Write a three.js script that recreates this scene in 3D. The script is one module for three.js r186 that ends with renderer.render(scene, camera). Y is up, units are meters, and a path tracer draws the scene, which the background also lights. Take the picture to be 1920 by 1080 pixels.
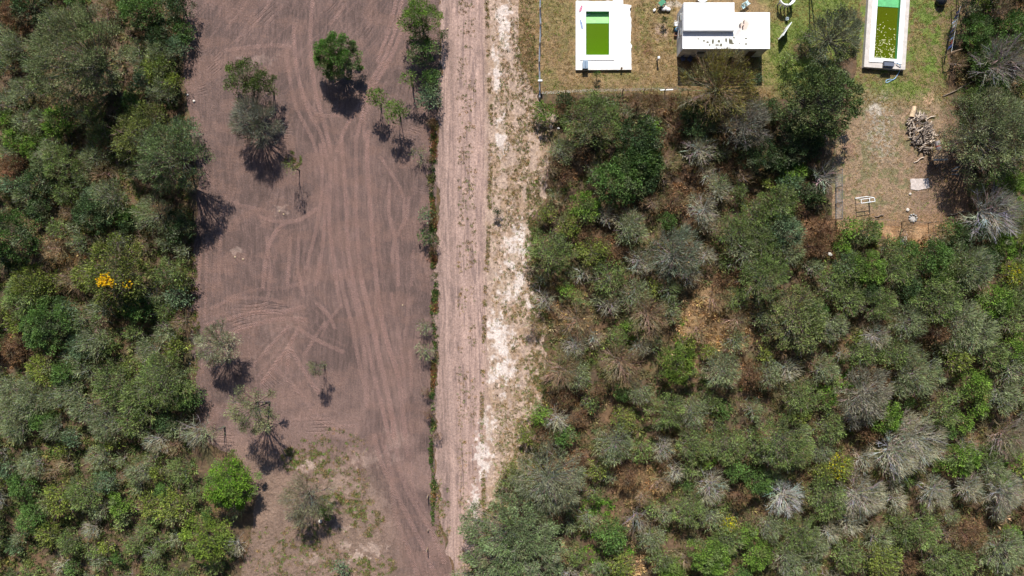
import * as THREE from 'three';
import { Sky } from 'three/addons/objects/Sky.js';
import { mergeGeometries } from 'three/addons/utils/BufferGeometryUtils.js';
import { RoundedBoxGeometry } from 'three/addons/geometries/RoundedBoxGeometry.js';

// ---------------------------------------------------------------- camera, sky, sun, exposure
const CAM_H = 80, PPM = 16;                       // drone height in metres, photograph pixels per metre on the ground
const scene = new THREE.Scene();
const camera = new THREE.PerspectiveCamera(2 * Math.atan(33.75 / CAM_H) * 180 / Math.PI, 16 / 9, 0.5, 1500);
camera.position.set(0, CAM_H, 0); camera.up.set(0, 0, -1); camera.lookAt(0, 0, 0);
scene.add(camera);
const renderer = new THREE.WebGLRenderer({ antialias: true });
renderer.setSize(1024, 576);
renderer.toneMapping = THREE.LinearToneMapping;
renderer.toneMappingExposure = 1.56;
renderer.shadowMap.enabled = true;
const SUN = new THREE.Vector3(-0.06, 0.92, -1).normalize();
const sky = new Sky(); sky.name = 'sky'; sky.scale.setScalar(1200); sky.userData.kind = 'structure';
sky.material.uniforms.sunPosition.value.copy(SUN);
sky.material.uniforms.turbidity.value = 7; sky.material.uniforms.rayleigh.value = 0.7;
sky.material.uniforms.mieCoefficient.value = 0.004;
scene.add(sky); scene.environmentIntensity = 0.11;
const sun = new THREE.DirectionalLight(new THREE.Color(1, 0.955, 0.88), 4.4);
sun.name = 'sun'; sun.position.copy(SUN).multiplyScalar(150); sun.castShadow = true;
Object.assign(sun.shadow.camera, { left: -75, right: 75, top: 60, bottom: -60, near: 1, far: 400 });
sun.shadow.mapSize.set(4096, 4096); sun.shadow.radius = 1.2;
scene.add(sun, sun.target);

// ---------------------------------------------------------------- helpers
function rngOf(a) { return () => { a |= 0; a = a + 0x6D2B79F5 | 0; let t = Math.imul(a ^ a >>> 15, 1 | a); t = t + Math.imul(t ^ t >>> 7, 61 | t) ^ t; return ((t ^ t >>> 14) >>> 0) / 4294967296; }; }
const rnd = rngOf(7);
const lerp = (a, b, t) => a + (b - a) * t, clamp = (v, a = 0, b = 1) => v < a ? a : v > b ? b : v;
const sstep = (a, b, v) => { const t = clamp((v - a) / (b - a)); return t * t * (3 - 2 * t); };
const PERM = new Uint8Array(512), LAT = new Float32Array(256);
{ const r = rngOf(99); const p = [...Array(256).keys()]; for (let i = 255; i > 0; i--) { const j = Math.floor(r() * (i + 1)); [p[i], p[j]] = [p[j], p[i]]; } for (let i = 0; i < 512; i++) PERM[i] = p[i & 255]; for (let i = 0; i < 256; i++) LAT[i] = r(); }
function vn(x, y, per = 0) {                      // value noise, optional period
  let xi = Math.floor(x), yi = Math.floor(y); const fx = x - xi, fy = y - yi;
  const u = fx * fx * (3 - 2 * fx), v = fy * fy * (3 - 2 * fy);
  let x1 = xi + 1, y1 = yi + 1;
  if (per) { xi = ((xi % per) + per) % per; yi = ((yi % per) + per) % per; x1 = ((x1 % per) + per) % per; y1 = ((y1 % per) + per) % per; }
  const h = (a, b) => LAT[PERM[PERM[a & 255] + (b & 255)]];
  return lerp(lerp(h(xi, yi), h(x1, yi), u), lerp(h(xi, y1), h(x1, y1), u), v);
}
function fbm(x, y, o = 3, per = 0) { let s = 0, a = 0.5, n = 0; for (let i = 0; i < o; i++) { s += a * vn(x + i * 17.3 * (per ? 0 : 1), y + i * 9.1 * (per ? 0 : 1), per); n += a; x *= 2; y *= 2; per *= 2; a *= 0.5; } return s / n; }
const W = (px, py, h = 0) => { const k = (CAM_H - h) / CAM_H / PPM; return new THREE.Vector3((px - 960) * k, h, (py - 540) * k); };
const S = (r, g, b) => new THREE.Color().setRGB(r / 255, g / 255, b / 255, THREE.SRGBColorSpace);
const names = new Map();
function numbered(n) { const c = names.get(n) || 0; names.set(n, c + 1); return c ? `${n}_${String(c).padStart(3, '0')}` : n; }
function tag(o, label, category, group, kind) { if (label) o.userData.label = label; if (category) o.userData.category = category; if (group) o.userData.group = group; if (kind) o.userData.kind = kind; return o; }
function sh(o) { o.castShadow = true; o.receiveShadow = true; return o; }
function part(name, geo, mat, parent, pos, rot) { const m = sh(new THREE.Mesh(geo, mat)); m.name = name; if (pos) m.position.set(...pos); if (rot) m.rotation.set(...rot); parent.add(m); return m; }
function thing(name, label, category, pos = [0, 0, 0], turn = 0, group) { const g = new THREE.Group(); g.name = numbered(name); g.position.set(...pos); g.rotation.y = turn; scene.add(g); return tag(g, label, category, group); }
function single(name, geo, mat, label, category, pos = [0, 0, 0], rot, group) { const m = part(numbered(name), geo, mat, scene, pos, rot); return tag(m, label, category, group); }
const std = (c, rough = 0.85, o = {}) => new THREE.MeshStandardMaterial({ color: c, roughness: rough, ...o });
const box = (w, h, d, x = 0, y = 0, z = 0) => new THREE.BoxGeometry(w, h, d).translate(x, y, z);
const rbox = (w, h, d, r, x = 0, y = 0, z = 0) => new RoundedBoxGeometry(w, h, d, 2, r).translate(x, y, z);
function tex(w, h, f, srgb) { const d = new Uint8Array(w * h * 4); let k = 0; const o = [0, 0, 0]; for (let j = 0; j < h; j++) for (let i = 0; i < w; i++) { f(i, j, o); d[k++] = clamp(o[0], 0, 255); d[k++] = clamp(o[1], 0, 255); d[k++] = clamp(o[2], 0, 255); d[k++] = 255; } return mkTex(d, w, h, srgb); }
function mkTex(d, w, h, srgb) { const t = new THREE.DataTexture(d, w, h, THREE.RGBAFormat); t.magFilter = THREE.LinearFilter; t.minFilter = THREE.LinearMipmapLinearFilter; t.generateMipmaps = true; t.wrapS = t.wrapT = THREE.RepeatWrapping; if (srgb) t.colorSpace = THREE.SRGBColorSpace; t.anisotropy = 8; t.needsUpdate = true; return t; }
// a smooth line through pixel points, sampled every `step` pixels
function curve(pts, step) { const c = new THREE.CatmullRomCurve3(pts.map(p => new THREE.Vector3(p[0], 0, p[1])), false, 'centripetal'); const n = Math.max(2, Math.ceil(c.getLength() / step)); return c.getSpacedPoints(n).map(v => [v.x, v.z]); }

// ---------------------------------------------------------------- ground sheets
// closed outline in photo pixels, roughened
function rough(pts, amp, step = 6) { const out = []; for (let i = 0; i < pts.length; i++) { const a = pts[i], b = pts[(i + 1) % pts.length]; const L = Math.hypot(b[0] - a[0], b[1] - a[1]), n = Math.max(1, Math.round(L / step)); for (let k = 0; k < n; k++) { const t = k / n, x = lerp(a[0], b[0], t), y = lerp(a[1], b[1], t); const m = (fbm(x * 0.06, y * 0.06, 3) - 0.5) * 2 * amp, q = (fbm(x * 0.06 + 50, y * 0.06 + 9, 3) - 0.5) * 2 * amp; out.push([x + m, y + q]); } } return out; }
function inPoly(pts, x, y) { let c = false; for (let i = 0, j = pts.length - 1; i < pts.length; j = i++) { const [xi, yi] = pts[i], [xj, yj] = pts[j]; if ((yi > y) !== (yj > y) && x < (xj - xi) * (y - yi) / (yj - yi) + xi) c = !c; } return c; }
const PITS = [[[1090, 16], [1150, 16], [1150, 112], [1090, 112]], [[1626, -30], [1683, -30], [1692, 120], [1634, 120]]];   // dug out for the two pools
const pit = (s, k) => s.holes.push(new THREE.Path(PITS[k].map(([x, z]) => { const w = W(x, z); return new THREE.Vector2(w.x, -w.z); })));
function sheet(name, outline, y, bbox, mat) {     // uv 0..1 over bbox (pixels)
  const s = new THREE.Shape(outline.map(([x, z]) => { const w = W(x, z); return new THREE.Vector2(w.x, -w.z); }));
  if (name === 'lawn') pit(s, 0); if (name === 'yard') pit(s, 1);
  const g = new THREE.ShapeGeometry(s).rotateX(-Math.PI / 2);
  const p = g.attributes.position, uv = g.attributes.uv;
  for (let i = 0; i < p.count; i++) uv.setXY(i, (p.getX(i) * PPM + 960 - bbox[0]) / (bbox[2] - bbox[0]), (p.getZ(i) * PPM + 540 - bbox[1]) / (bbox[3] - bbox[1]));
  const m = part(name, g, mat, scene, [0, y, 0]); m.userData.kind = 'structure'; return m;
}
const blob = (x, y, cx, cy, rx, ry) => { const d = Math.hypot((x - cx) / rx, (y - cy) / ry); return d; };
// scrub soil, tiles every 48 m
{
  const n = 1024, per = 16;
  const col = new Uint8Array(n * n * 4), bmp = new Uint8Array(n * n * 4);
  for (let j = 0; j < n; j++) for (let i = 0; i < n; i++) {
    const u = i / n * per, v = j / n * per, k = (j * n + i) * 4;
    const a = fbm(u, v, 4, per), b = fbm(u * 3, v * 3, 3, per * 3), c = fbm(u * 12, v * 12, 2, per * 12), g = rnd();
    let r = lerp(74, 116, a), gg = lerp(60, 90, a), bb = lerp(44, 66, a);
    const gr = sstep(0.5, 0.66, b); r = lerp(r, 84, gr * 0.6); gg = lerp(gg, 82, gr * 0.6); bb = lerp(bb, 48, gr * 0.6);
    const ru = sstep(0.56, 0.7, fbm(u * 2 + 5, v * 2, 2, per * 2)); r = lerp(r, 118, ru * 0.5); gg = lerp(gg, 88, ru * 0.5); bb = lerp(bb, 60, ru * 0.5);
    const s = 0.75 + 0.35 * c + 0.18 * (g - 0.5);
    col[k] = r * s; col[k + 1] = gg * s; col[k + 2] = bb * s; col[k + 3] = 255;
    bmp[k] = bmp[k + 1] = bmp[k + 2] = clamp(255 * (0.55 * b + 0.45 * c), 0, 255); bmp[k + 3] = 255;
  }
  const mt = mkTex(col, n, n, true), bt = mkTex(bmp, n, n);
  const s = new THREE.Shape([[-480, -480], [480, -480], [480, 480], [-480, 480]].map(q => new THREE.Vector2(...q))); pit(s, 0); pit(s, 1); const g = new THREE.ShapeGeometry(s).rotateX(-Math.PI / 2); const uv = g.attributes.uv, gp = g.attributes.position; for (let i = 0; i < uv.count; i++) uv.setXY(i, gp.getX(i) / 48, gp.getZ(i) / 48);
  const m = part('ground', g, new THREE.MeshStandardMaterial({ map: mt, bumpMap: bt, bumpScale: 0.12, roughness: 0.95 }), scene); m.userData.kind = 'structure';
}
// the graded field
const FB = [320, -150, 870, 1230];
const fieldOutline = rough([[342, -150], [342, 60], [346, 150], [358, 250], [372, 330], [368, 440], [358, 520], [352, 600], [362, 690], [376, 780], [392, 830], [455, 865], [478, 930], [472, 990], [455, 1060], [440, 1230], [862, 1230], [846, 1060], [824, 990], [815, 900], [815, 600], [815, 300], [822, 120], [828, -150]], 5);
const TRACKS = [   // wheel marks: width px, strength, points
  [8, 0.9, [[640, 250], [646, 340], [650, 400], [652, 465], [665, 540], [684, 620], [700, 700], [718, 770], [735, 850]]],
  [8, 0.8, [[667, 250], [667, 320], [668, 410], [680, 540], [700, 620], [712, 680], [724, 730], [738, 800], [750, 880]]],
  [9, 1, [[690, 240], [688, 300], [695, 400], [707, 540], [717, 605], [728, 650], [745, 700], [757, 790], [765, 860]]],
  [10, 1, [[676, 520], [690, 575], [702, 625], [712, 675], [724, 725], [736, 790], [742, 840]]],
  [8, 0.8, [[655, 520], [668, 580], [680, 635], [685, 690], [690, 760]]],
  [8, 0.8, [[635, 500], [648, 565], [660, 610], [670, 665], [681, 715], [690, 770]]],
  [7, 0.8, [[730, 340], [729, 380], [731, 410], [742, 455], [747, 540]]], [7, 0.7, [[767, 365], [760, 410], [740, 450], [735, 500]]],
  [6, 0.7, [[710, 290], [740, 335], [755, 365], [757, 410]]], [6, 0.7, [[775, 465], [771, 540]]],
  [7, 0.7, [[733, 545], [740, 590], [748, 630], [756, 690], [760, 760]]], [6, 0.6, [[767, 555], [763, 600], [757, 645]]], [6, 0.8, [[769, 655], [771, 740]]],
  [7, 0.9, [[758, -20], [742, 50], [722, 105], [690, 165], [675, 230], [668, 260]]], [7, 0.8, [[745, -10], [730, 50], [706, 120]]],
  [8, 1, [[752, 60], [738, 95], [725, 120], [700, 160], [672, 200], [645, 245], [630, 290]]], [7, 0.7, [[700, 150], [690, 190], [682, 240], [690, 280]]],
  [7, 0.9, [[550, 40], [553, 100], [557, 135], [568, 180], [582, 215], [603, 255], [612, 300]]], [8, 0.9, [[586, -10], [582, 60], [583, 110], [592, 175], [606, 225], [622, 290]]],
  [7, 0.7, [[536, 80], [542, 140], [555, 200], [585, 260], [600, 310]]], [7, 0.7, [[560, 150], [575, 190], [598, 215], [640, 215]]],
  [7, 0.8, [[600, 265], [604, 330], [602, 370], [592, 430], [572, 510]]], [7, 0.8, [[612, 340], [606, 445], [597, 510], [590, 540]]],
  [8, 0.9, [[620, 300], [617, 410], [625, 485], [633, 545], [640, 580]]], [7, 0.7, [[628, 290], [632, 380], [640, 470], [655, 540]]],
  [8, 0.9, [[597, 388], [565, 410], [530, 421], [508, 450], [497, 495], [492, 545]]], [7, 0.7, [[482, 405], [520, 415], [560, 412]]],
  [7, 0.7, [[545, 440], [542, 480], [538, 540]]], [6, 0.7, [[560, 440], [558, 500], [570, 560]]], [7, 0.6, [[500, 440], [505, 500], [500, 560], [480, 590]]],
  [7, 0.8, [[470, 690], [490, 668], [515, 640], [545, 608]]], [9, 1, [[488, 722], [515, 685], [540, 652], [560, 615]]], [8, 0.9, [[543, 650], [560, 680], [582, 715], [600, 740]]],
  [8, 0.8, [[540, 645], [540, 675], [537, 705]]], [8, 0.8, [[555, 612], [580, 630], [602, 641], [648, 662]]], [7, 0.8, [[567, 670], [587, 638], [612, 600]]],
  [9, 0.7, [[515, 688], [560, 735], [605, 790], [630, 810]]], [9, 0.9, [[380, 612], [430, 598], [480, 585], [530, 584], [575, 574]]], [9, 0.9, [[400, 640], [440, 622], [480, 608], [530, 598], [580, 600]]],
  [7, 0.7, [[590, 565], [615, 590], [630, 620]]], [6, 0.6, [[640, 570], [615, 605], [600, 635]]],
  [9, 0.8, [[700, 810], [712, 860], [735, 910], [765, 970], [800, 1040], [830, 1120]]], [9, 0.8, [[740, 830], [752, 890], [775, 940], [805, 990], [835, 1060]]], [10, 0.8, [[720, 830], [733, 890], [740, 960], [765, 1030], [790, 1100]]], [8, 0.6, [[770, 830], [768, 880], [775, 920], [800, 965]]],
  [7, 0.6, [[375, 470], [371, 540], [366, 620]]], [6, 0.5, [[388, 440], [386, 520], [384, 600]]], [6, 0.5, [[402, 470], [400, 560]]], [7, 0.5, [[420, 380], [412, 450], [410, 540]]],
  [7, 0.5, [[352, -10], [352, 60], [354, 130]]], [6, 0.5, [[366, -10], [364, 80]]], [7, 0.5, [[520, -20], [480, 40], [440, 80]]], [7, 0.5, [[470, -20], [450, 20], [420, 60]]], [7, 0.6, [[650, 5], [630, 30], [615, 50]]],
  [8, 0.5, [[420, 95], [470, 88], [520, 85], [550, 90]]], [7, 0.5, [[380, 310], [400, 350], [440, 380], [500, 395]]], [7, 0.4, [[430, 560], [470, 545], [520, 540], [580, 530]]], [7, 0.5, [[390, 580], [440, 560], [500, 560], [540, 570]]],
  [7, 0.5, [[590, 830], [640, 800], [680, 800]]], [7, 0.4, [[540, 790], [580, 785], [630, 790]]],
];
// each pass leaves a second, fainter wheel mark beside the first
for (const [wd, st, pts] of TRACKS.slice()) if (st >= 0.7) { const o = 12 + (pts[0][0] * 7 % 5), side = (pts[0][1] | 0) % 2 ? 1 : -1; TRACKS.push([wd * 0.6, st * 0.28, pts.map((p, i) => { const a = pts[Math.max(0, i - 1)], b = pts[Math.min(pts.length - 1, i + 1)], L = Math.hypot(b[0] - a[0], b[1] - a[1]) || 1; return [p[0] - (b[1] - a[1]) / L * o * side, p[1] + (b[0] - a[0]) / L * o * side]; })]); }
// combed grooves where a blade or rake turned: x, y, length, angle, spacing, lines
const RAKES = [[352, 112, 16, 0.25, 5, 8], [408, 105, 44, -0.75, 5, 5], [402, 128, 40, -0.7, 5, 5], [372, 45, 30, 1.2, 5, 4], [536, 246, 30, 0.05, 4.5, 8], [775, 250, 34, 0.35, 5, 7], [480, 582, 80, -0.12, 5, 5], [450, 605, 60, -0.3, 5, 5], [520, 578, 60, 0.15, 4.5, 4], [505, 715, 44, 0.75, 4.5, 8], [600, 800, 70, -0.05, 6, 4], [380, 170, 20, -0.3, 5, 4], [630, 20, 40, -0.8, 5, 5], [500, 30, 70, -0.75, 7, 5], [795, 352, 24, 0.1, 4, 5], [690, 60, 40, -1.0, 6, 4], [420, 825, 50, 0.05, 5, 4], [640, 470, 60, 1.45, 5, 4], [590, 440, 60, 1.75, 5, 5]];
const pale = [[575, 870, 26, 12, 0.8], [590, 1045, 20, 10, 0.5], [700, 1030, 30, 14, 0.6], [670, 1045, 22, 10, 0.8], [650, 1020, 14, 8, 0.6], [640, 990, 20, 6, 0.5], [690, 860, 26, 14, 0.35], [740, 830, 20, 30, 0.25], [640, 900, 30, 30, 0.25], [700, 950, 40, 40, 0.2], [430, 740, 24, 30, 0.15], [520, 640, 40, 60, 0.1], [440, 470, 12, 8, 0.5], [530, 395, 14, 8, 0.45], [490, 110, 40, 10, 0.3]];
{
  const w = 1024, h = 2048, [x0, y0, x1, y1] = FB, sx = w / (x1 - x0), sy = h / (y1 - y0);
  const tr = new Float32Array(w * h), rib = new Float32Array(w * h);
  for (const [wd, st, pts] of TRACKS) {
    const c = curve(pts, 0.45); let dist = 0;
    for (let i = 0; i < c.length; i++) {
      const a = c[Math.max(0, i - 1)], b = c[Math.min(c.length - 1, i + 1)]; let tx = b[0] - a[0], ty = b[1] - a[1]; const L = Math.hypot(tx, ty) || 1; tx /= L; ty /= L; dist += 0.45;
      const fade = st * (0.55 + 0.6 * vn(c[i][0] * 0.05 + 31, c[i][1] * 0.05)) * sstep(0, 14, i) * sstep(0, 14, c.length - 1 - i);
      for (let o = -wd / 2 - 1.5; o <= wd / 2 + 1.5; o += 0.4) {
        const x = c[i][0] - ty * o, y = c[i][1] + tx * o, ix = Math.round((x - x0) * sx), iy = Math.round((y - y0) * sy);
        if (ix < 0 || iy < 0 || ix >= w || iy >= h) continue;
        const e = 1 - sstep(wd / 2 - 1.6, wd / 2 + 1.2, Math.abs(o) + (vn(x * 0.5, y * 0.5) - 0.5) * 2.2), k = iy * w + ix;
        tr[k] = Math.max(tr[k], fade * e); rib[k] = Math.max(rib[k], fade * e * (0.5 + 0.5 * Math.sin((dist + Math.abs(o) * 0.7) * 2.0)));
      }
    }
  }
  const rake = new Float32Array(w * h), rr = rngOf(5);
  for (const [cx, cy, len, an, sp, n] of RAKES) for (let l = 0; l < n; l++) { const off = (l - (n - 1) / 2) * sp + (rr() - 0.5) * 4, L = len * (0.45 + 0.7 * rr()), bend = (rr() - 0.5) * 0.012; for (let s = -L / 2; s <= L / 2; s += 0.3) for (let o = -1.1; o <= 1.1; o += 0.35) { const v = off + o + bend * s * s, x = cx + Math.cos(an) * s - Math.sin(an) * v, y = cy + Math.sin(an) * s + Math.cos(an) * v, ix = Math.round((x - x0) * sx), iy = Math.round((y - y0) * sy); if (ix < 0 || iy < 0 || ix >= w || iy >= h) continue; const k = iy * w + ix; rake[k] = Math.max(rake[k], (1 - Math.abs(o) / 1.3) * sstep(L / 2, L / 4, Math.abs(s)) * (0.5 + 0.5 * vn(s * 0.3 + l * 9, cx))); } }
  const col = new Uint8Array(w * h * 4), bmp = new Uint8Array(w * h * 4);
  for (let j = 0; j < h; j++) for (let i = 0; i < w; i++) {
    const x = x0 + i / sx, y = y0 + j / sy, q = j * w + i, k = q * 4;
    const big = fbm(x * 0.02, y * 0.02, 3), mid = fbm(x * 0.11, y * 0.07, 3), fine = vn(x * 0.9, y * 0.9), str = fbm(x * 0.42 + fbm(x * 0.02, y * 0.02, 2) * 6, y * 0.035, 2), g = rnd();
    // sweeping scrape lines left by the grader blade
    const sw = vn((x + y * 0.7) * 0.3 + big * 8, (x - y) * 0.02), topDiag = sstep(260, 60, y) * sstep(0.5, 0.75, sw);
    const low = sstep(800, 930, y + 40 * (mid - 0.5)) * sstep(745, 640, x - (y - 850) * 0.25);      // rough end of the field, never graded
    let r = 104 + 26 * (big - 0.5) + 22 * (mid - 0.5) + 30 * (str - 0.5), gg = r * 0.795, b = r * 0.715;
    const t = clamp(tr[q] * 0.95 + topDiag * 0.25); r = lerp(r, 166, t * 0.72); gg = lerp(gg, 129, t * 0.72); b = lerp(b, 116, t * 0.72);
    const ed = sstep(0.45, 0.7, fbm(x * 0.03 + 7, y * 0.05, 3)) * 0.35; r = lerp(r, 138, ed); gg = lerp(gg, 105, ed); b = lerp(b, 90, ed);
    const dryS = sstep(0.4, 0.6, fbm(x * 0.018 + 3, y * 0.018 + 8, 3)) * sstep(600, 860, y) * 0.55; r = lerp(r, 150, dryS); gg = lerp(gg, 120, dryS); b = lerp(b, 107, dryS);
    r = lerp(r, 132 + 34 * (mid - 0.5), low * 0.8); gg = lerp(gg, 108 + 30 * (mid - 0.5), low * 0.8); b = lerp(b, 90 + 26 * (mid - 0.5), low * 0.8);
    for (const [cx, cy, rx, ry, st] of pale) { const dx = Math.abs(x - cx), dy = Math.abs(y - cy); if (dx < rx * 1.6 && dy < ry * 1.6) { const d = Math.hypot((x - cx) / rx, (y - cy) / ry) + (fbm(x * 0.13, y * 0.13, 4) - 0.5) * 2.8; const f = st * 0.85 * sstep(1.1, 0.4, d); r = lerp(r, 190, f); gg = lerp(gg, 165, f); b = lerp(b, 148, f); } }
    const s = 0.92 + 0.2 * (fine - 0.5) + 0.18 * (g - 0.5) + (g > 0.9975 ? 0.35 : 0);
    col[k] = clamp(r * s, 0, 255); col[k + 1] = clamp(gg * s, 0, 255); col[k + 2] = clamp(b * s, 0, 255); col[k + 3] = 255;
    const hh = 0.42 + 0.22 * (mid - 0.5) + 0.16 * (fine - 0.5) + 0.3 * (str - 0.5) - 0.16 * clamp(tr[q]) + 0.4 * rib[q] - 0.2 * rake[q] + low * 0.4 * (fbm(x * 0.2, y * 0.2, 3) - 0.5);
    bmp[k] = bmp[k + 1] = bmp[k + 2] = clamp(hh * 255, 0, 255); bmp[k + 3] = 255;
  }
  sheet('field', fieldOutline, 0.004, FB, new THREE.MeshStandardMaterial({ map: mkTex(col, w, h, true), bumpMap: mkTex(bmp, w, h), bumpScale: 0.24, roughness: 0.95 }));
}
// the dirt road
const RB = [800, -150, 1050, 1230];
const roadOutline = rough([[829, -150], [823, 120], [817, 300], [816, 900], [826, 990], [850, 1060], [866, 1230], [930, 1230], [925, 1080], [945, 980], [990, 890], [1012, 800], [1022, 700], [1022, 640], [1012, 560], [990, 430], [1030, 330], [1040, 220], [1010, 180], [1000, 60], [1000, -150]], 13, 4);
const sandy = [[945, 40, 14, 60], [930, 130, 10, 50], [940, 250, 10, 40], [965, 470, 22, 46], [950, 540, 24, 30], [940, 640, 22, 50], [948, 700, 22, 40], [930, 610, 16, 30], [905, 850, 16, 40], [915, 800, 14, 30], [995, 560, 14, 16], [975, 530, 14, 20], [890, 940, 10, 30], [925, 700, 12, 20], [985, 440, 14, 30]];
{
  const w = 512, h = 2048, [x0, y0, x1, y1] = RB, sx = w / (x1 - x0), sy = h / (y1 - y0);
  const col = new Uint8Array(w * h * 4), bmp = new Uint8Array(w * h * 4);
  for (let j = 0; j < h; j++) for (let i = 0; i < w; i++) {
    const x = x0 + i / sx, y = y0 + j / sy, k = (j * w + i) * 4;
    const lane = x + 7 * Math.sin(y * 0.004 + 1) + 5 * (fbm(x * 0.03, y * 0.012, 2) - 0.5), mid = fbm(x * 0.12, y * 0.05, 3), fine = vn(x * 0.8, y * 0.8), g = rnd(), cl = fbm(x * 0.28, y * 0.28, 3);
    const brk = fbm(x * 0.06 + 70, y * 0.03, 3), str = lerp(0.5, fbm(lane * 0.34, y * 0.014, 3), 0.35 + 0.9 * brk), st2 = lerp(0.5, vn(lane * 1.1, y * 0.05), brk);
    const out = sstep(900, 925, x + 14 * (mid - 0.5));                 // verge beyond the wheel lanes
    let r = 170 + 56 * (str - 0.5) - 14 * sstep(872, 835, x) + 20 * (st2 - 0.5) + 26 * (mid - 0.5), gg = r * 0.825, b = r * 0.74;
    r = lerp(r, 182 + 60 * (cl - 0.5), out * 0.8); gg = lerp(gg, 156 + 54 * (cl - 0.5), out * 0.8); b = lerp(b, 134 + 46 * (cl - 0.5), out * 0.8);
    for (const [c, wd] of [[840, 7], [868, 6], [893, 8]]) { const f = sstep(wd, wd * 0.4, Math.abs(lane - c - 4 * Math.sin(y * 0.011 + c))) * (0.3 + 0.5 * vn(c, y * 0.03)); r = lerp(r, 194, f * 0.6); gg = lerp(gg, 162, f * 0.6); b = lerp(b, 146, f * 0.6); }
    const dk = sstep(0.62, 0.8, fbm(lane * 0.25 + 40, y * 0.02, 2)) * (1 - out) * 0.5; r = lerp(r, 112, dk); gg = lerp(gg, 92, dk); b = lerp(b, 85, dk);
    for (const [cx, cy, rx, ry] of sandy) { const dx = Math.abs(x - cx), dy = Math.abs(y - cy); if (dx < rx * 1.8 && dy < ry * 1.8) { const d = Math.hypot((x - cx) / rx, (y - cy) / ry) + (fbm(x * 0.13, y * 0.13, 4) - 0.5) * 2.2; const f = sstep(1.15, 0.55, d) * 0.85; r = lerp(r, 222, f); gg = lerp(gg, 205, f); b = lerp(b, 192, f); } }
    const br = sstep(0.55, 0.68, fbm(x * 0.07 + 9, y * 0.05 + 3, 3)) * out * 0.5; r = lerp(r, 150, br); gg = lerp(gg, 120, br); b = lerp(b, 90, br);
    const s = 0.9 + 0.2 * (fine - 0.5) + 0.16 * (g - 0.5) + 0.16 * (cl - 0.5);
    col[k] = clamp(r * s, 0, 255); col[k + 1] = clamp(gg * s, 0, 255); col[k + 2] = clamp(b * s, 0, 255); col[k + 3] = 255;
    bmp[k] = bmp[k + 1] = bmp[k + 2] = clamp(255 * (0.5 + 0.4 * (str - 0.5) + 0.25 * (st2 - 0.5) + 0.35 * (cl - 0.5) * (0.3 + out) + 0.15 * (fine - 0.5)), 0, 255); bmp[k + 3] = 255;
  }
  sheet('dirt_road', roadOutline, 0.008, RB, new THREE.MeshStandardMaterial({ map: mkTex(col, w, h, true), bumpMap: mkTex(bmp, w, h), bumpScale: 0.12, roughness: 0.95 }));
}
// the house lawn and the second yard, one rule of colouring for both
function yard(name, outline, B, w, h, y, f) {
  const [x0, y0, x1, y1] = B, sx = w / (x1 - x0), sy = h / (y1 - y0), col = new Uint8Array(w * h * 4), bmp = new Uint8Array(w * h * 4), o = [0, 0, 0];
  for (let j = 0; j < h; j++) for (let i = 0; i < w; i++) {
    const x = x0 + i / sx, yy = y0 + j / sy, k = (j * w + i) * 4, fine = vn(x * 0.7, yy * 0.7), g = rnd(), cl = fbm(x * 0.2, yy * 0.2, 3);
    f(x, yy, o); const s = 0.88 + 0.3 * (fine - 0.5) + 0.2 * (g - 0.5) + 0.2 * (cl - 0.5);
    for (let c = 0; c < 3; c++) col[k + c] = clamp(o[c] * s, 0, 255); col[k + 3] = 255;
    bmp[k] = bmp[k + 1] = bmp[k + 2] = clamp(255 * (0.5 + 0.5 * (cl - 0.5) + 0.4 * (fine - 0.5)), 0, 255); bmp[k + 3] = 255;
  }
  return sheet(name, outline, y, B, new THREE.MeshStandardMaterial({ map: mkTex(col, w, h, true), bumpMap: mkTex(bmp, w, h), bumpScale: 0.1, roughness: 0.95 }));
}
const mix = (o, c, t) => { for (let i = 0; i < 3; i++) o[i] = lerp(o[i], c[i], t); };
const set = (o, c) => { o[0] = c[0]; o[1] = c[1]; o[2] = c[2]; };
const spot = (o, x, y, cx, cy, rx, ry, c, st = 0.8, q = 1.3) => { if (Math.abs(x - cx) > rx * 1.9 || Math.abs(y - cy) > ry * 1.9) return; const d = Math.hypot((x - cx) / rx, (y - cy) / ry) + (fbm(x * 0.12, y * 0.12, 3) - 0.5) * q; mix(o, c, st * sstep(1.1, 0.5, d)); };
const lawnOutline = rough([[968, -150], [972, 60], [975, 120], [1005, 176], [1060, 176], [1180, 174], [1290, 180], [1450, 186], [1530, 190], [1560, 120], [1615, 100], [1618, -150]], 4);
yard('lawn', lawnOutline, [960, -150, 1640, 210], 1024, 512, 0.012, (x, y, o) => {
  const a = fbm(x * 0.035, y * 0.035, 3), b = fbm(x * 0.09 + 20, y * 0.09, 3);
  set(o, [144, 118, 80]); mix(o, [122, 116, 62], sstep(0.46, 0.66, a) * 0.6); mix(o, [164, 134, 94], sstep(0.5, 0.68, b) * 0.6);
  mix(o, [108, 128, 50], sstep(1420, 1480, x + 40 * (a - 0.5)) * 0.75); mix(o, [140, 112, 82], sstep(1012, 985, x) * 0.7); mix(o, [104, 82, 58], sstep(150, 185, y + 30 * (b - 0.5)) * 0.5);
  const st = vn(x * 0.5, y * 0.02); if (x < 1075) mix(o, [148, 116, 84], 0.3 * st);
  spot(o, x, y, 1240, 55, 14, 20, [176, 148, 124], 0.9); spot(o, x, y, 1255, 8, 26, 8, [186, 172, 156], 0.8); spot(o, x, y, 1212, 88, 14, 14, [128, 94, 62], 0.7); spot(o, x, y, 1215, 98, 12, 6, [112, 78, 50], 0.7); spot(o, x, y, 1190, 60, 10, 40, [136, 108, 72], 0.6); spot(o, x, y, 1505, 95, 20, 22, [118, 92, 66], 0.8);
});
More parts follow.
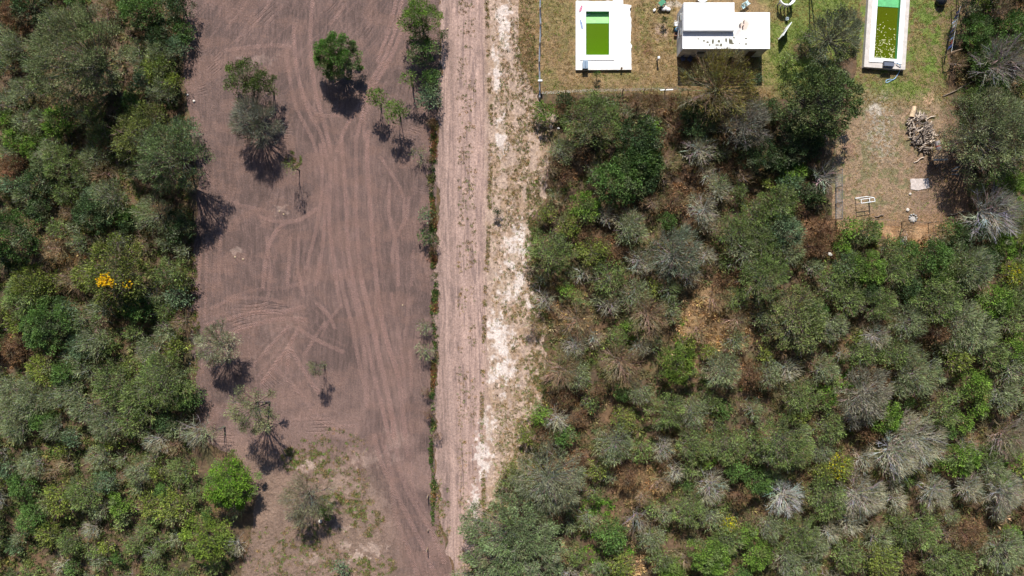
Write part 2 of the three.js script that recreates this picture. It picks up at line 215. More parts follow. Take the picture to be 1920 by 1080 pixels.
const yardOutline = rough([[1600, -150], [1608, 60], [1606, 130], [1590, 200], [1560, 300], [1560, 420], [1640, 424], [1780, 420], [1830, 410], [1850, 330], [1800, 250], [1782, 190], [1776, 100], [1800, 60], [1830, -150]], 4);
yard('yard', yardOutline, [1540, -150, 1860, 440], 512, 1024, 0.016, (x, y, o) => {
  const a = fbm(x * 0.04, y * 0.04, 3), b = fbm(x * 0.1 + 20, y * 0.1, 3), c = fbm(x * 0.3, y * 0.3, 2);
  set(o, [134, 122, 70]); mix(o, [104, 128, 46], sstep(0.4, 0.6, a) * 0.75); mix(o, [136, 108, 80], sstep(0.48, 0.62, b) * 0.7);
  const t = sstep(150, 215, y + 40 * (a - 0.5)); mix(o, [154, 126, 100], t * 0.95); mix(o, [112, 112, 70], t * sstep(0.54, 0.68, b) * 0.6); mix(o, [172, 160, 142], t * sstep(330, 270, y) * sstep(0.52, 0.66, c) * sstep(44, 10, Math.abs(x - 1650)) * 0.8);
  mix(o, [136, 108, 88], sstep(1690, 1730, x) * sstep(270, 300, y) * 0.8); mix(o, [146, 112, 80], sstep(385, 415, y) * 0.7); mix(o, [110, 84, 64], sstep(1755, 1785, x) * 0.7);
  spot(o, x, y, 1640, 205, 16, 12, [190, 178, 162], 0.8); spot(o, x, y, 1740, 185, 10, 16, [200, 160, 126], 0.9); spot(o, x, y, 1590, 280, 14, 22, [140, 106, 88], 0.6); spot(o, x, y, 1662, 143, 36, 8, [122, 96, 74], 0.6); spot(o, x, y, 1760, 16, 10, 8, [168, 140, 118], 0.6);
});
// strip of bare earth left of the hedge line below the yard fence, a worn patch in the scrub
for (const [n, B, pts, c1, c2, y] of [
  ['earth_patch', [1640, 405, 1800, 470], [[1560, 418], [1780, 418], [1790, 440], [1740, 462], [1690, 465], [1640, 440], [1575, 432]], [150, 112, 76], [176, 138, 100], 0.005],
  ['earth_patch', [1260, 520, 1440, 660], [[1290, 560], [1330, 530], [1380, 545], [1400, 600], [1430, 630], [1390, 655], [1300, 650], [1270, 610]], [120, 92, 62], [152, 122, 84], 0.006],
  ['earth_patch', [1480, 380, 1600, 500], [[1505, 395], [1560, 415], [1585, 440], [1590, 478], [1540, 490], [1505, 450]], [118, 86, 58], [146, 108, 76], 0.007],
  ['earth_patch', [1130, 850, 1290, 960], [[1150, 870], [1250, 865], [1260, 920], [1230, 950], [1160, 940], [1140, 900]], [122, 96, 64], [158, 128, 86], 0.006],
  ['earth_patch', [0, 280, 60, 350], [[-20, 290], [20, 285], [36, 310], [30, 340], [0, 345], [-20, 345]], [126, 80, 54], [150, 104, 74], 0.006],
  ['earth_patch', [60, 420, 160, 520], [[80, 440], [120, 425], [150, 455], [150, 500], [110, 510], [75, 490]], [124, 100, 68], [152, 126, 90], 0.006],
]) yard(numbered(n), rough(pts, 9, 4), B, 256, 256, y, (x, yy, o) => { set(o, c1); mix(o, c2, sstep(0.35, 0.65, fbm(x * 0.09, yy * 0.09, 3))); });
console.log('ground done');
// ---------------------------------------------------------------- plants: crowns of leaf sprays on branching wood
class Tri { constructor() { this.p = []; this.c = []; }
  tri(a, b, c, k) { this.p.push(a.x, a.y, a.z, b.x, b.y, b.z, c.x, c.y, c.z); for (let i = 0; i < 3; i++) this.c.push(k[0], k[1], k[2]); }
  geo() { const g = new THREE.BufferGeometry(); g.setAttribute('position', new THREE.Float32BufferAttribute(this.p, 3)); g.setAttribute('color', new THREE.Float32BufferAttribute(this.c, 3)); g.computeVertexNormals(); return g; } }
const V = (x, y, z) => new THREE.Vector3(x, y, z);
function tube(t, pts, r0, r1, sides, col) {       // tapered limb through pts
  const rings = []; const n = pts.length;
  for (let i = 0; i < n; i++) { const d = V().subVectors(pts[Math.min(n - 1, i + 1)], pts[Math.max(0, i - 1)]).normalize(); const a = Math.abs(d.y) > 0.9 ? V(1, 0, 0) : V(0, 1, 0); const u = V().crossVectors(d, a).normalize(), w = V().crossVectors(d, u); const r = lerp(r0, r1, i / (n - 1)); const ring = []; for (let s = 0; s < sides; s++) { const q = s / sides * Math.PI * 2; ring.push(V().copy(pts[i]).addScaledVector(u, Math.cos(q) * r).addScaledVector(w, Math.sin(q) * r)); } rings.push(ring); }
  for (let i = 0; i < n - 1; i++) for (let s = 0; s < sides; s++) { const e = (s + 1) % sides; t.tri(rings[i][s], rings[i][e], rings[i + 1][s], col); t.tri(rings[i][e], rings[i + 1][e], rings[i + 1][s], col); }
}
const lin = c => { const k = S(...c); return [k.r, k.g, k.b]; };
// kind: a, b leaf colours; len, wid of a spray; lai leaf area over crown area; st share of long thin sprays; cl clump radius
const KIND = {
  green: { a: [66, 98, 42], b: [118, 148, 72], len: 0.2, wid: 0.1, lai: 2.6, st: 0.1, cl: 0.55, wood: [96, 84, 70] },
  olive: { a: [92, 116, 52], b: [148, 164, 94], len: 0.24, wid: 0.085, lai: 2.0, st: 0.3, cl: 0.6, wood: [118, 108, 94], tw: 1 },
  grey: { a: [112, 128, 78], b: [172, 180, 130], len: 0.3, wid: 0.07, lai: 1.8, st: 0.6, cl: 0.55, wood: [140, 132, 120], tw: 1 },
  silver: { a: [142, 138, 108], b: [204, 196, 162], len: 0.34, wid: 0.05, lai: 1.25, st: 0.9, cl: 0.5, wood: [165, 158, 148], tw: 2 },
  lime: { a: [82, 118, 36], b: [136, 162, 70], len: 0.21, wid: 0.1, lai: 2.7, st: 0.15, cl: 0.55, wood: [104, 92, 74] },
  yg: { a: [108, 126, 44], b: [156, 164, 78], len: 0.24, wid: 0.11, lai: 2.0, st: 0.25, cl: 0.55, wood: [120, 108, 90], tw: 1 },
  dark: { a: [48, 72, 38], b: [94, 118, 66], len: 0.2, wid: 0.1, lai: 2.6, st: 0.1, cl: 0.52, wood: [88, 80, 70] },
  teal: { a: [78, 106, 70], b: [140, 160, 120], len: 0.28, wid: 0.1, lai: 2.1, st: 0.35, cl: 0.55, wood: [110, 104, 94] },
  dry: { a: [130, 108, 76], b: [178, 152, 112], len: 0.34, wid: 0.045, lai: 1.0, st: 0.85, cl: 0.5, wood: [150, 130, 106], tw: 2 },
  rust: { a: [108, 82, 56], b: [150, 116, 84], len: 0.26, wid: 0.07, lai: 1.5, st: 0.5, cl: 0.45, wood: [112, 84, 66] },
  bare: { a: [140, 134, 112], b: [186, 178, 152], len: 0.4, wid: 0.026, lai: 0.35, st: 1, cl: 0.6, wood: [152, 142, 122], tw: 3 },
  sparse: { a: [118, 126, 80], b: [160, 164, 112], len: 0.22, wid: 0.075, lai: 0.75, st: 0.3, cl: 0.7, wood: [112, 102, 90], tw: 2, open: 1 },
  spiky: { a: [106, 100, 42], b: [152, 140, 66], len: 0.3, wid: 0.075, lai: 0.7, st: 0.6, cl: 0.6, wood: [128, 112, 88], tw: 3, open: 1 },
};
const ALT = [[120, 124, 90], [92, 110, 58], [138, 136, 112], [112, 104, 74], [100, 122, 62]];   // neighbours' leaves mixed into a crown
const leafMats = {};
function leafMat(kind) { const glossy = kind === 'dark' || kind === 'green'; const key = glossy ? 1 : 0; if (!leafMats[key]) { const m = new THREE.MeshPhysicalMaterial({ vertexColors: true, roughness: glossy ? 0.6 : 0.9, transmission: 0.3, thickness: 0, specularIntensity: glossy ? 0.5 : 0.25 }); m.side = THREE.DoubleSide; leafMats[key] = m; } return leafMats[key]; }
const woodMat = new THREE.MeshStandardMaterial({ vertexColors: true, roughness: 0.92 });
function spray(t, p, d, len, wid, col, r, longThin) {
  const s = V(r() - 0.5, r() - 0.5, r() - 0.5).cross(d).normalize(); if (!isFinite(s.x) || s.lengthSq() < 0.5) s.set(1, 0, 0);
  const tip = V().copy(p).addScaledVector(d, len);
  if (longThin) { const q = V().copy(p).addScaledVector(s, wid); t.tri(p, q, tip, col); return; }
  const m = V().copy(p).addScaledVector(d, len * 0.5), a = V().copy(m).addScaledVector(s, wid / 2), b = V().copy(m).addScaledVector(s, -wid / 2), up = V().crossVectors(d, s).multiplyScalar(wid * 0.3); a.add(up); b.add(up);
  t.tri(p, a, tip, col); t.tri(p, tip, b, col);
}
// returns {wood, crown}: R crown radius, H height, base: share of the height that is clear stem
function makePlant(kind, R, H, seed, base = 0.2, tweak = {}) {
  const K = { ...KIND[kind], ...tweak }, r = rngOf(seed), wood = new Tri(), fol = new Tri();
  const a = lin(K.a), b = lin(K.b), wc = lin(K.wood), cl = K.cl * (0.75 + 0.12 * R), y0 = H * base;
  const ph = r() * 50, edge = th => R * (0.82 + 0.36 * vn(ph + Math.cos(th) * 1.7 + 5, ph + Math.sin(th) * 1.7 + 5));
  // stems
  const stems = R > 2 ? 1 + (r() < 0.4 ? 1 : 0) : 2 + Math.floor(r() * 2); const forks = [];
  for (let s = 0; s < stems; s++) { const an = r() * 6.28, lean = R * (stems > 1 ? 0.22 : 0.08), top = V(Math.cos(an) * lean, Math.max(y0, H * 0.22) + H * 0.1 * r(), Math.sin(an) * lean); const rad = 0.035 + 0.03 * R; tube(wood, [V(Math.cos(an) * 0.06 * s, -0.03, Math.sin(an) * 0.06 * s), V(top.x * 0.4 + (r() - 0.5) * 0.1, top.y * 0.5, top.z * 0.4), top], rad, rad * 0.5, 6, wc.map(v => v * (0.8 + 0.3 * r()))); forks.push([top, rad * 1.0]); }
  // limbs fan out from the forks, clumps sit on their ends
  const area = Math.PI * R * R, nC = Math.max(5, Math.round(area / (cl * cl * 1.25) * (K.open ? 0.75 : 1)));
  const total = area * K.lai / (K.len * K.wid * (K.st > 0.5 ? 0.55 : 0.5));
  const per = Math.max(6, Math.round(total / nC));
  for (let c = 0; c < nC; c++) {
    const th = c * 2.39996 + r() * 0.5, q = Math.sqrt((c + 0.5 + (r() - 0.5) * 0.6) / nC), rr = q * edge(th) * 0.93;
    const dome = Math.sqrt(Math.max(0, 1 - q * q * 0.92)), y = lerp(y0 + (H - y0) * (K.low ?? 0.22), H - cl * 0.5, dome) * (0.86 + 0.2 * r()) - (r() < 0.18 ? H * 0.12 : 0);
    const ctr = V(Math.cos(th) * rr, Math.max(cl * 0.5, y), Math.sin(th) * rr), [fk, fr] = forks[c % forks.length];
    const mid = V().lerpVectors(fk, ctr, 0.55); mid.y += (r() * 0.25) * R * 0.3; mid.x += (r() - 0.5) * 0.25 * R * 0.3; mid.z += (r() - 0.5) * 0.25 * R * 0.3;
    const wk = wc.map(v => v * (0.75 + 0.5 * r()));
    tube(wood, [fk, mid, ctr], fr * (K.tw > 1 ? 0.45 : 0.4), 0.012, 3, wk);
    if (K.tw) for (let i = 0; i < K.tw * 2; i++) { const e = V().copy(ctr).add(V((r() - 0.5), (r() - 0.15) * 0.8, (r() - 0.5)).multiplyScalar(cl * 2.1)); e.addScaledVector(V(Math.cos(th), 0, Math.sin(th)), cl * 0.5); tube(wood, [V().lerpVectors(mid, ctr, r()), e], 0.018 + 0.004 * R, 0.005, 3, wk); }
    const alt = r() < 0.28 ? lin(ALT[Math.floor(r() * ALT.length)]) : null, tone = 0.68 + 0.64 * r(), hue = r(), cr = cl * (0.7 + 0.6 * r()), root = V(ctr.x * 0.86, ctr.y - cr * 0.9, ctr.z * 0.86);
    const nn = Math.round(per * (0.6 + 0.8 * r()));
    for (let i = 0; i < nn; i++) {
      const dir = V(r() * 2 - 1, r() * 2 - 1, r() * 2 - 1).normalize(), rad = cr * Math.pow(r(), 0.45); if (dir.y < -0.35) dir.y *= -0.6;
      const p = V().copy(ctr).addScaledVector(dir, rad); p.y = Math.max(0.04, lerp(ctr.y, p.y, 0.75));
      const out = V().subVectors(p, root).normalize(), d = V(r() - 0.5, r() - 0.5, r() - 0.5).multiplyScalar(r() < K.st ? 0.6 : 1.8).add(out).normalize();
      const m = clamp(hue * 0.5 + r() * 0.6), sc = tone * (0.62 + 0.76 * r()), base3 = [lerp(a[0], b[0], m), lerp(a[1], b[1], m), lerp(a[2], b[2], m)], am = alt ? 0.5 : 0, twig = K.tw && r() < 0.1, col = twig ? wc.map(v => v * (0.9 + 0.5 * r())) : base3.map((v, q) => lerp(v, alt ? alt[q] : 0, am) * sc), thin = twig || r() < K.st;
      spray(fol, p, d, K.len * (0.65 + 0.7 * r()) * (thin ? 1.6 : 1), K.wid * (0.7 + 0.6 * r()) * (thin ? 0.6 : 1), col, r, thin);
    }
  }
  return { wood: wood.geo(), crown: fol.geo(), R, H, kind };
}
const SIZES = [0.75, 1.15, 1.7, 2.5, 3.6, 5.4], templates = new Map();
const heightOf = R => 0.75 + 1.12 * R;
function template(kind, R, variant) { let bi = 0; SIZES.forEach((s, i) => { if (Math.abs(Math.log(s / R)) < Math.abs(Math.log(SIZES[bi] / R))) bi = i; }); const key = `${kind}${bi}${variant}`; if (!templates.has(key)) templates.set(key, makePlant(kind, SIZES[bi], heightOf(SIZES[bi]), 1000 + Object.keys(KIND).indexOf(kind) * 97 + bi * 13 + variant * 7, bi > 2 ? 0.2 : 0.06)); return templates.get(key); }
const plants = [];                                // [px, py, r px, kind] crowns as seen in the photograph
function addPlant(px, py, rp, kind, o = {}) {
  const R0 = rp / PPM, H0 = o.H || heightOf(R0), hm = H0 * 0.62, k = (CAM_H - hm) / CAM_H, R = R0 * k;
  const t = o.tpl || template(kind, R, o.variant ?? Math.floor(rnd() * 3));
  const big = rp >= 36, nm = o.name || PHRASE[kind][big ? 1 : 0];
  const w = W(px, py, hm), g = new THREE.Group(); g.name = numbered(nm); g.position.set(w.x, 0, w.z); g.rotation.y = rnd() * 6.283; scene.add(g);
  const s = R / t.R, hs = H0 / t.H; g.scale.set(s * (0.94 + 0.12 * rnd()), hs * (0.94 + 0.12 * rnd()), s * (0.94 + 0.12 * rnd()));
  part('trunk', t.wood, woodMat, g); const crown = part('crown', t.crown, leafMat(kind), g);
  tag(g, o.label, o.cat || (big ? 'tree' : 'shrub'), o.group || (o.label ? null : 'shrubs and trees of the thicket'));
  const rec = { g, px, py, rp, kind, big, label: o.label, crown, t, s }; plants.push(rec); return rec;
}
const PHRASE = { green: ['leafy_shrub', 'leafy_tree'], olive: ['thorn_shrub', 'thorn_tree'], grey: ['grey_shrub', 'grey_tree'], silver: ['silver_shrub', 'silver_tree'], lime: ['bright_green_shrub', 'bright_green_tree'], yg: ['yellow_green_shrub', 'yellow_green_tree'], dark: ['evergreen_shrub', 'evergreen_tree'], teal: ['blue_green_shrub', 'blue_green_tree'], dry: ['dry_bush', 'dry_tree'], rust: ['withered_bush', 'withered_tree'], bare: ['bare_shrub', 'bare_tree'], sparse: ['sparse_shrub', 'sparse_tree'], spiky: ['spiky_shrub', 'spiky_tree'] };
const LOOK = { green: 'dense leafy green', olive: 'olive green thorny', grey: 'grey-green feathery', silver: 'pale silvery twiggy', lime: 'bright green leafy', yg: 'yellow-green leafy', dark: 'dark green dense', teal: 'blue-green leafy', dry: 'dry tan twiggy', rust: 'rust-brown withered', bare: 'leafless grey branching', sparse: 'thin sparse-leaved', spiky: 'spiky olive' };

// trees standing free in the field and the ones that serve as landmarks, each with its own label
const LAND = [];
const mark = (px, py, phrase) => LAND.push([px, py, phrase]);
function own(px, py, rp, kind, label, phrase, o = {}) { const p = addPlant(px, py, rp, kind, { label, ...o }); if (phrase) mark(px, py, phrase); return p; }
function custom(kind, Rp, H, seed, base, tweak) { const k = (CAM_H - H * 0.62) / CAM_H; return { tpl: makePlant(kind, Rp / PPM * k, H, seed, base, tweak), H }; }
own(631, 106, 47, 'green', 'dense round green tree standing alone in the upper field', null, custom('green', 50, 4.6, 11, 0.06, { lai: 4.4, cl: 0.5, low: 0.02, a: [72, 112, 44], b: [128, 162, 72] }));
own(458, 146, 36, 'olive', 'two-lobed olive green tree just above the grey field tree', null, { ...custom('green', 38, 5.0, 12, 0.25, { a: [66, 84, 36], b: [112, 126, 62], lai: 2.4 }), name: 'leafy_tree' });
own(497, 160, 25, 'olive', 'right-hand olive lobe tree beside the two-lobed field tree', null, { ...custom('green', 28, 4.6, 13, 0.25, { a: [64, 82, 36], b: [108, 122, 60], lai: 2.4 }), name: 'leafy_tree' });
own(474, 225, 46, 'grey', 'grey twiggy tree with a dark shadow in the upper field', null, { ...custom('silver', 48, 5.2, 14, 0.2, { a: [96, 100, 80], b: [150, 150, 128], lai: 2.4, low: 0.05, wood: [130, 124, 110] }), name: 'grey_tree' });
own(708, 186, 17, 'lime', 'small lime green tree, left one of the field pair', null, custom('lime', 18, 3.6, 15, 0.35, { lai: 2.6 }));
own(743, 208, 20, 'lime', 'small lime green tree, right one of the field pair', null, custom('lime', 22, 4.6, 16, 0.4, { lai: 2.6 }));
own(787, 38, 38, 'lime', 'tall bright green tree at the top of the fence line', null, custom('lime', 44, 4.8, 17, 0.1, { a: [84, 118, 38], b: [142, 168, 74], lai: 3 }));
own(792, 92, 27, 'green', 'darker green tree below the bright one on the fence line', null, custom('green', 27, 3.4, 18, 0.1, {}));
own(768, 150, 15, 'lime', 'slim lime green sapling leaning into the field beside the fence line', null, custom('lime', 15, 3.6, 19, 0.5, { lai: 1.3 }));
own(808, 148, 20, 'green', 'round green bush on the fence line beside the slim sapling', null);
own(806, 182, 22, 'teal', 'blue-green bush on the fence line below the round green one', null);
own(548, 312, 12, 'yg', 'thin yellow-green sapling beside the grey field tree\'s shadow', null, custom('yg', 13, 4.4, 20, 0.25, { lai: 1.0, a: [112, 122, 60], b: [150, 156, 90] }));
own(408, 645, 40, 'sparse', 'pale grey-green tree at the left side of the field', 'the pale tree on the field\'s left side', custom('sparse', 40, 4.8, 21, 0.3, { a: [128, 134, 92], b: [186, 186, 148], lai: 2.4, st: 0.6, tw: 4, open: 0, low: 0.1 }));
own(596, 688, 15, 'sparse', 'thin sapling with a forked shadow in the lower field', null, custom('sparse', 19, 4.4, 22, 0.3, { lai: 1.6, tw: 4 }));
own(482, 765, 44, 'sparse', 'see-through yellow-green tree with a long trunk shadow in the lower field', null, custom('sparse', 48, 6.4, 23, 0.4, { lai: 1.5, tw: 4, wood: [104, 94, 80] }));
own(575, 935, 46, 'sparse', 'wispy grey tree on the rough lower end of the field', null, custom('sparse', 46, 4.4, 24, 0.12, { a: [112, 110, 80], b: [158, 154, 116], lai: 1.7, st: 0.8, wid: 0.05, tw: 4 }));
own(370, 812, 30, 'bare', 'leafless grey shrub at the field edge beside the spindly tree', null);
own(408, 806, 13, 'sparse', 'spindly little tree with a thin straight shadow at the field edge', null, custom('sparse', 13, 3.2, 25, 0.5, { lai: 0.5 }));
own(612, 958, 14, 'lime', 'low bright green bush at the foot of the wispy tree', null);
own(150, 108, 100, 'olive', 'largest olive grey tree, spreading over the upper left thicket', 'the largest olive tree', custom('olive', 102, 9, 26, 0.2, { a: [92, 106, 62], b: [152, 158, 108], lai: 2.1, cl: 0.62 }));
own(270, 250, 58, 'yg', 'broad olive tree with a lime sheen overhanging the upper field edge', 'the broad lime-olive tree', custom('olive', 58, 5.6, 27, 0.2, { a: [98, 108, 46], b: [140, 146, 78] }));
own(322, 298, 66, 'olive', 'wide grey-green tree throwing shade on the field\'s upper left edge', 'the wide shading tree', custom('olive', 68, 7.6, 28, 0.25, { a: [82, 104, 58], b: [136, 152, 98] }));
own(110, 226, 32, 'lime', 'vivid green shrub in the shadow edge below the largest olive tree', 'the vivid green shrub');
own(18, 440, 54, 'green', 'big dense green tree cut off by the left edge', 'the green tree at the left edge', custom('green', 54, 5.4, 29, 0.15, { a: [58, 88, 34], b: [94, 124, 54] }));
{ const p = own(220, 512, 70, 'yg', 'yellow-green tree carrying a cluster of orange-yellow blossom', 'the orange-blossomed tree', custom('yg', 70, 5.6, 30, 0.2, { a: [88, 104, 36], b: [140, 146, 70], wid: 0.14 }));
  const t = new Tri(), r = rngOf(301); for (let i = 0; i < 260; i++) { const c = [[-0.2, 0.5], [0.3, 1.0], [-0.5, 1.0], [2.4, 1.3]][i % 9 === 0 ? 3 : i % 3]; const q = V(c[0] + (r() - 0.5) * 1.1, 5.5 + r() * 0.5, c[1] + (r() - 0.5) * 0.9); spray(t, q, V(r() - 0.5, r() * 0.5, r() - 0.5).normalize(), 0.24, 0.16, lin([224, 168 + 30 * r(), 20]), r); }
  p.g.rotation.y = 0; part('blossom', t.geo(), leafMat('yg'), p.g); }
own(430, 908, 48, 'lime', 'rounded vivid green tree at the field\'s lower left corner', 'the vivid corner tree', custom('lime', 48, 4.6, 31, 0.08, { lai: 3.4, low: 0.02, a: [80, 124, 28], b: [134, 166, 56] }));
own(385, 1010, 46, 'lime', 'lime green tree below the vivid corner tree near the bottom edge', 'the lower lime tree', custom('lime', 46, 4.2, 32, 0.1, { lai: 1.7, a: [96, 120, 36], b: [146, 164, 68] }));
own(1350, 165, 74, 'spiky', 'spiky olive tree with radiating boughs in front of the white house', 'the spiky tree by the house', custom('spiky', 84, 5.8, 33, 0.15, { lai: 1.15, tw: 5 }));
own(1398, 232, 50, 'grey', 'grey leafless-looking tree below the spiky tree', 'the grey tree below the house', custom('grey', 50, 5.0, 34, 0.2, { a: [102, 98, 84], b: [146, 140, 124] }));
own(1535, 190, 74, 'dark', 'large dark glossy green tree left of the narrow yard', 'the large dark tree', custom('dark', 74, 6.6, 35, 0.2, { a: [60, 80, 38], b: [116, 132, 70], wid: 0.13 }));
own(1566, 70, 54, 'grey', 'grey-leaved tree overhanging the left side of the olive-brown pool', 'the grey tree by the narrow pool', custom('olive', 60, 6.0, 36, 0.25, { a: [96, 104, 76], b: [148, 152, 118], lai: 1.9, tw: 3 }));
own(1020, 210, 21, 'lime', 'round lime green bush below the lawn\'s lower left fence corner', 'the lime bush at the fence corner');
own(1030, 472, 43, 'olive', 'olive tree leaning over the pale road verge', 'the olive tree on the road verge', custom('olive', 43, 4.4, 37, 0.1, {}));
own(1032, 900, 70, 'grey', 'large grey-green tree beside the lower end of the road', 'the large grey roadside tree', custom('grey', 70, 5.6, 38, 0.15, { a: [106, 112, 80], b: [162, 164, 128] }));
own(965, 1015, 98, 'teal', 'biggest rounded green tree at the bottom edge beside the road', 'the big rounded roadside tree', custom('olive', 98, 6.4, 39, 0.12, { a: [92, 110, 66], b: [152, 168, 116], lai: 2.3, cl: 0.5 }));
own(1310, 281, 29, 'silver', 'silvery starry shrub in the gap below the spiky tree', 'the silver shrub in the upper gap');
own(1470, 932, 34, 'silver', 'white-stemmed starburst shrub on the lower right slope of brush', 'the white starburst shrub', custom('silver', 34, 2.8, 40, 0.05, { a: [160, 158, 146], b: [206, 204, 194], tw: 3, wood: [188, 184, 174] }));
own(1616, 930, 44, 'silver', 'tall oval silver shrub right of the white starburst shrub', 'the oval silver shrub', custom('silver', 44, 3.8, 41, 0.08, { lai: 1.6 }));
own(1866, 566, 33, 'lime', 'vivid round green bush near the right edge', 'the vivid bush near the right edge');
for (const [x, y, r, l] of [[1904, 515, 24, 'yellow-flowering bush cut by the right edge'], [1572, 874, 28, 'yellow-flowering bush above the oval silver shrub'], [1366, 985, 20, 'yellow-tipped bush near the bottom middle of the brush']]) {
  const p = own(x, y, r, 'yg', l, { 1904: 'the yellow bush at the right edge', 1572: 'the yellow-flowering bush', 1366: 'the yellow-tipped bush' }[x]);
  const t = new Tri(), q = rngOf(x); for (let i = 0; i < 170; i++) { const an = q() * 6.28, d = Math.sqrt(q()) * p.t.R * 0.85; spray(t, V(Math.cos(an) * d, p.t.H * (0.75 + 0.28 * q()) * (1 - 0.35 * d / p.t.R), Math.sin(an) * d), V(q() - 0.5, q() * 0.6, q() - 0.5).normalize(), 0.22, 0.15, lin([206, 190, 30]), q); }
  part('blossom', t.geo(), leafMat('yg'), p.g); }
own(1270, 682, 40, 'lime', 'lime green tree below the dry grass clearing', 'the lime tree below the clearing', custom('lime', 40, 3.6, 42, 0.1, { a: [84, 110, 34], b: [130, 150, 60] }));
own(1830, 722, 30, 'lime', 'bright green leafy bush in the right-hand thicket above the bare shrub', 'the bright bush in the right thicket');
own(1892, 822, 42, 'bare', 'brown-grey bare branching shrub at the right edge', 'the bare shrub at the right edge', custom('bare', 42, 3.6, 43, 0.08, { lai: 0.8, a: [126, 112, 92], b: [170, 154, 130], wood: [150, 134, 112] }));
own(1497, 600, 60, 'yg', 'wide pale lime tree in the middle of the right thicket', 'the wide pale lime tree', custom('yg', 60, 4.8, 44, 0.12, { a: [98, 112, 52], b: [146, 156, 92] }));
own(1265, 475, 52, 'teal', 'broad blue-grey tree in the middle of the right brush', 'the broad blue-grey tree', custom('grey', 52, 4.2, 45, 0.1, { a: [84, 100, 76], b: [140, 148, 122] }));
own(1620, 742, 54, 'silver', 'wide pale beige-grey tree in the lower right thicket', 'the wide beige-grey tree', custom('grey', 54, 4.2, 46, 0.1, { a: [120, 118, 94], b: [166, 158, 134] }));
own(1195, 972, 24, 'bare', 'dead grey snag with stubby branches low in the brush', 'the dead snag', custom('bare', 24, 4.4, 47, 0.3, { lai: 0.25, wood: [128, 118, 106] }));
own(1545, 332, 28, 'bare', 'leafless pale branching tree left of the grey mesh fence', 'the bare tree by the mesh fence', custom('bare', 28, 3.6, 48, 0.15, { wood: [168, 160, 146] }));
own(1862, 248, 86, 'olive', 'huge olive tree right of the firewood pile', 'the huge tree by the firewood', custom('olive', 86, 6.6, 49, 0.2, { a: [92, 104, 62], b: [150, 156, 110], cl: 0.55 }));
own(1862, 398, 52, 'bare', 'pale bare-branched tree sprawling below the huge tree', 'the sprawling bare tree', custom('bare', 52, 4.0, 50, 0.15, { wood: [150, 146, 140], lai: 0.5, tw: 4 }));
own(1875, 120, 50, 'bare', 'bare grey tree with long fallen boughs at the upper right edge', 'the bare tree at the upper right', custom('bare', 50, 4.6, 51, 0.2, { wood: [132, 126, 118], lai: 0.5 }));
mark(25, 660, 'the brown leaf patch at the left edge'); mark(1725, 245, 'the firewood pile'); mark(1693, 450, 'the wooden pallet'); mark(1555, 477, 'the white bag in the brush'); mark(1340, 600, 'the dry grass clearing'); mark(0, 1080, 'the bottom left corner'); mark(1920, 1080, 'the bottom right corner'); mark(0, 0, 'the top left corner'); mark(1920, 0, 'the top right corner'); mark(180, 800, 'the middle of the lower left thicket'); mark(200, 1080, 'the bottom edge of the left thicket');

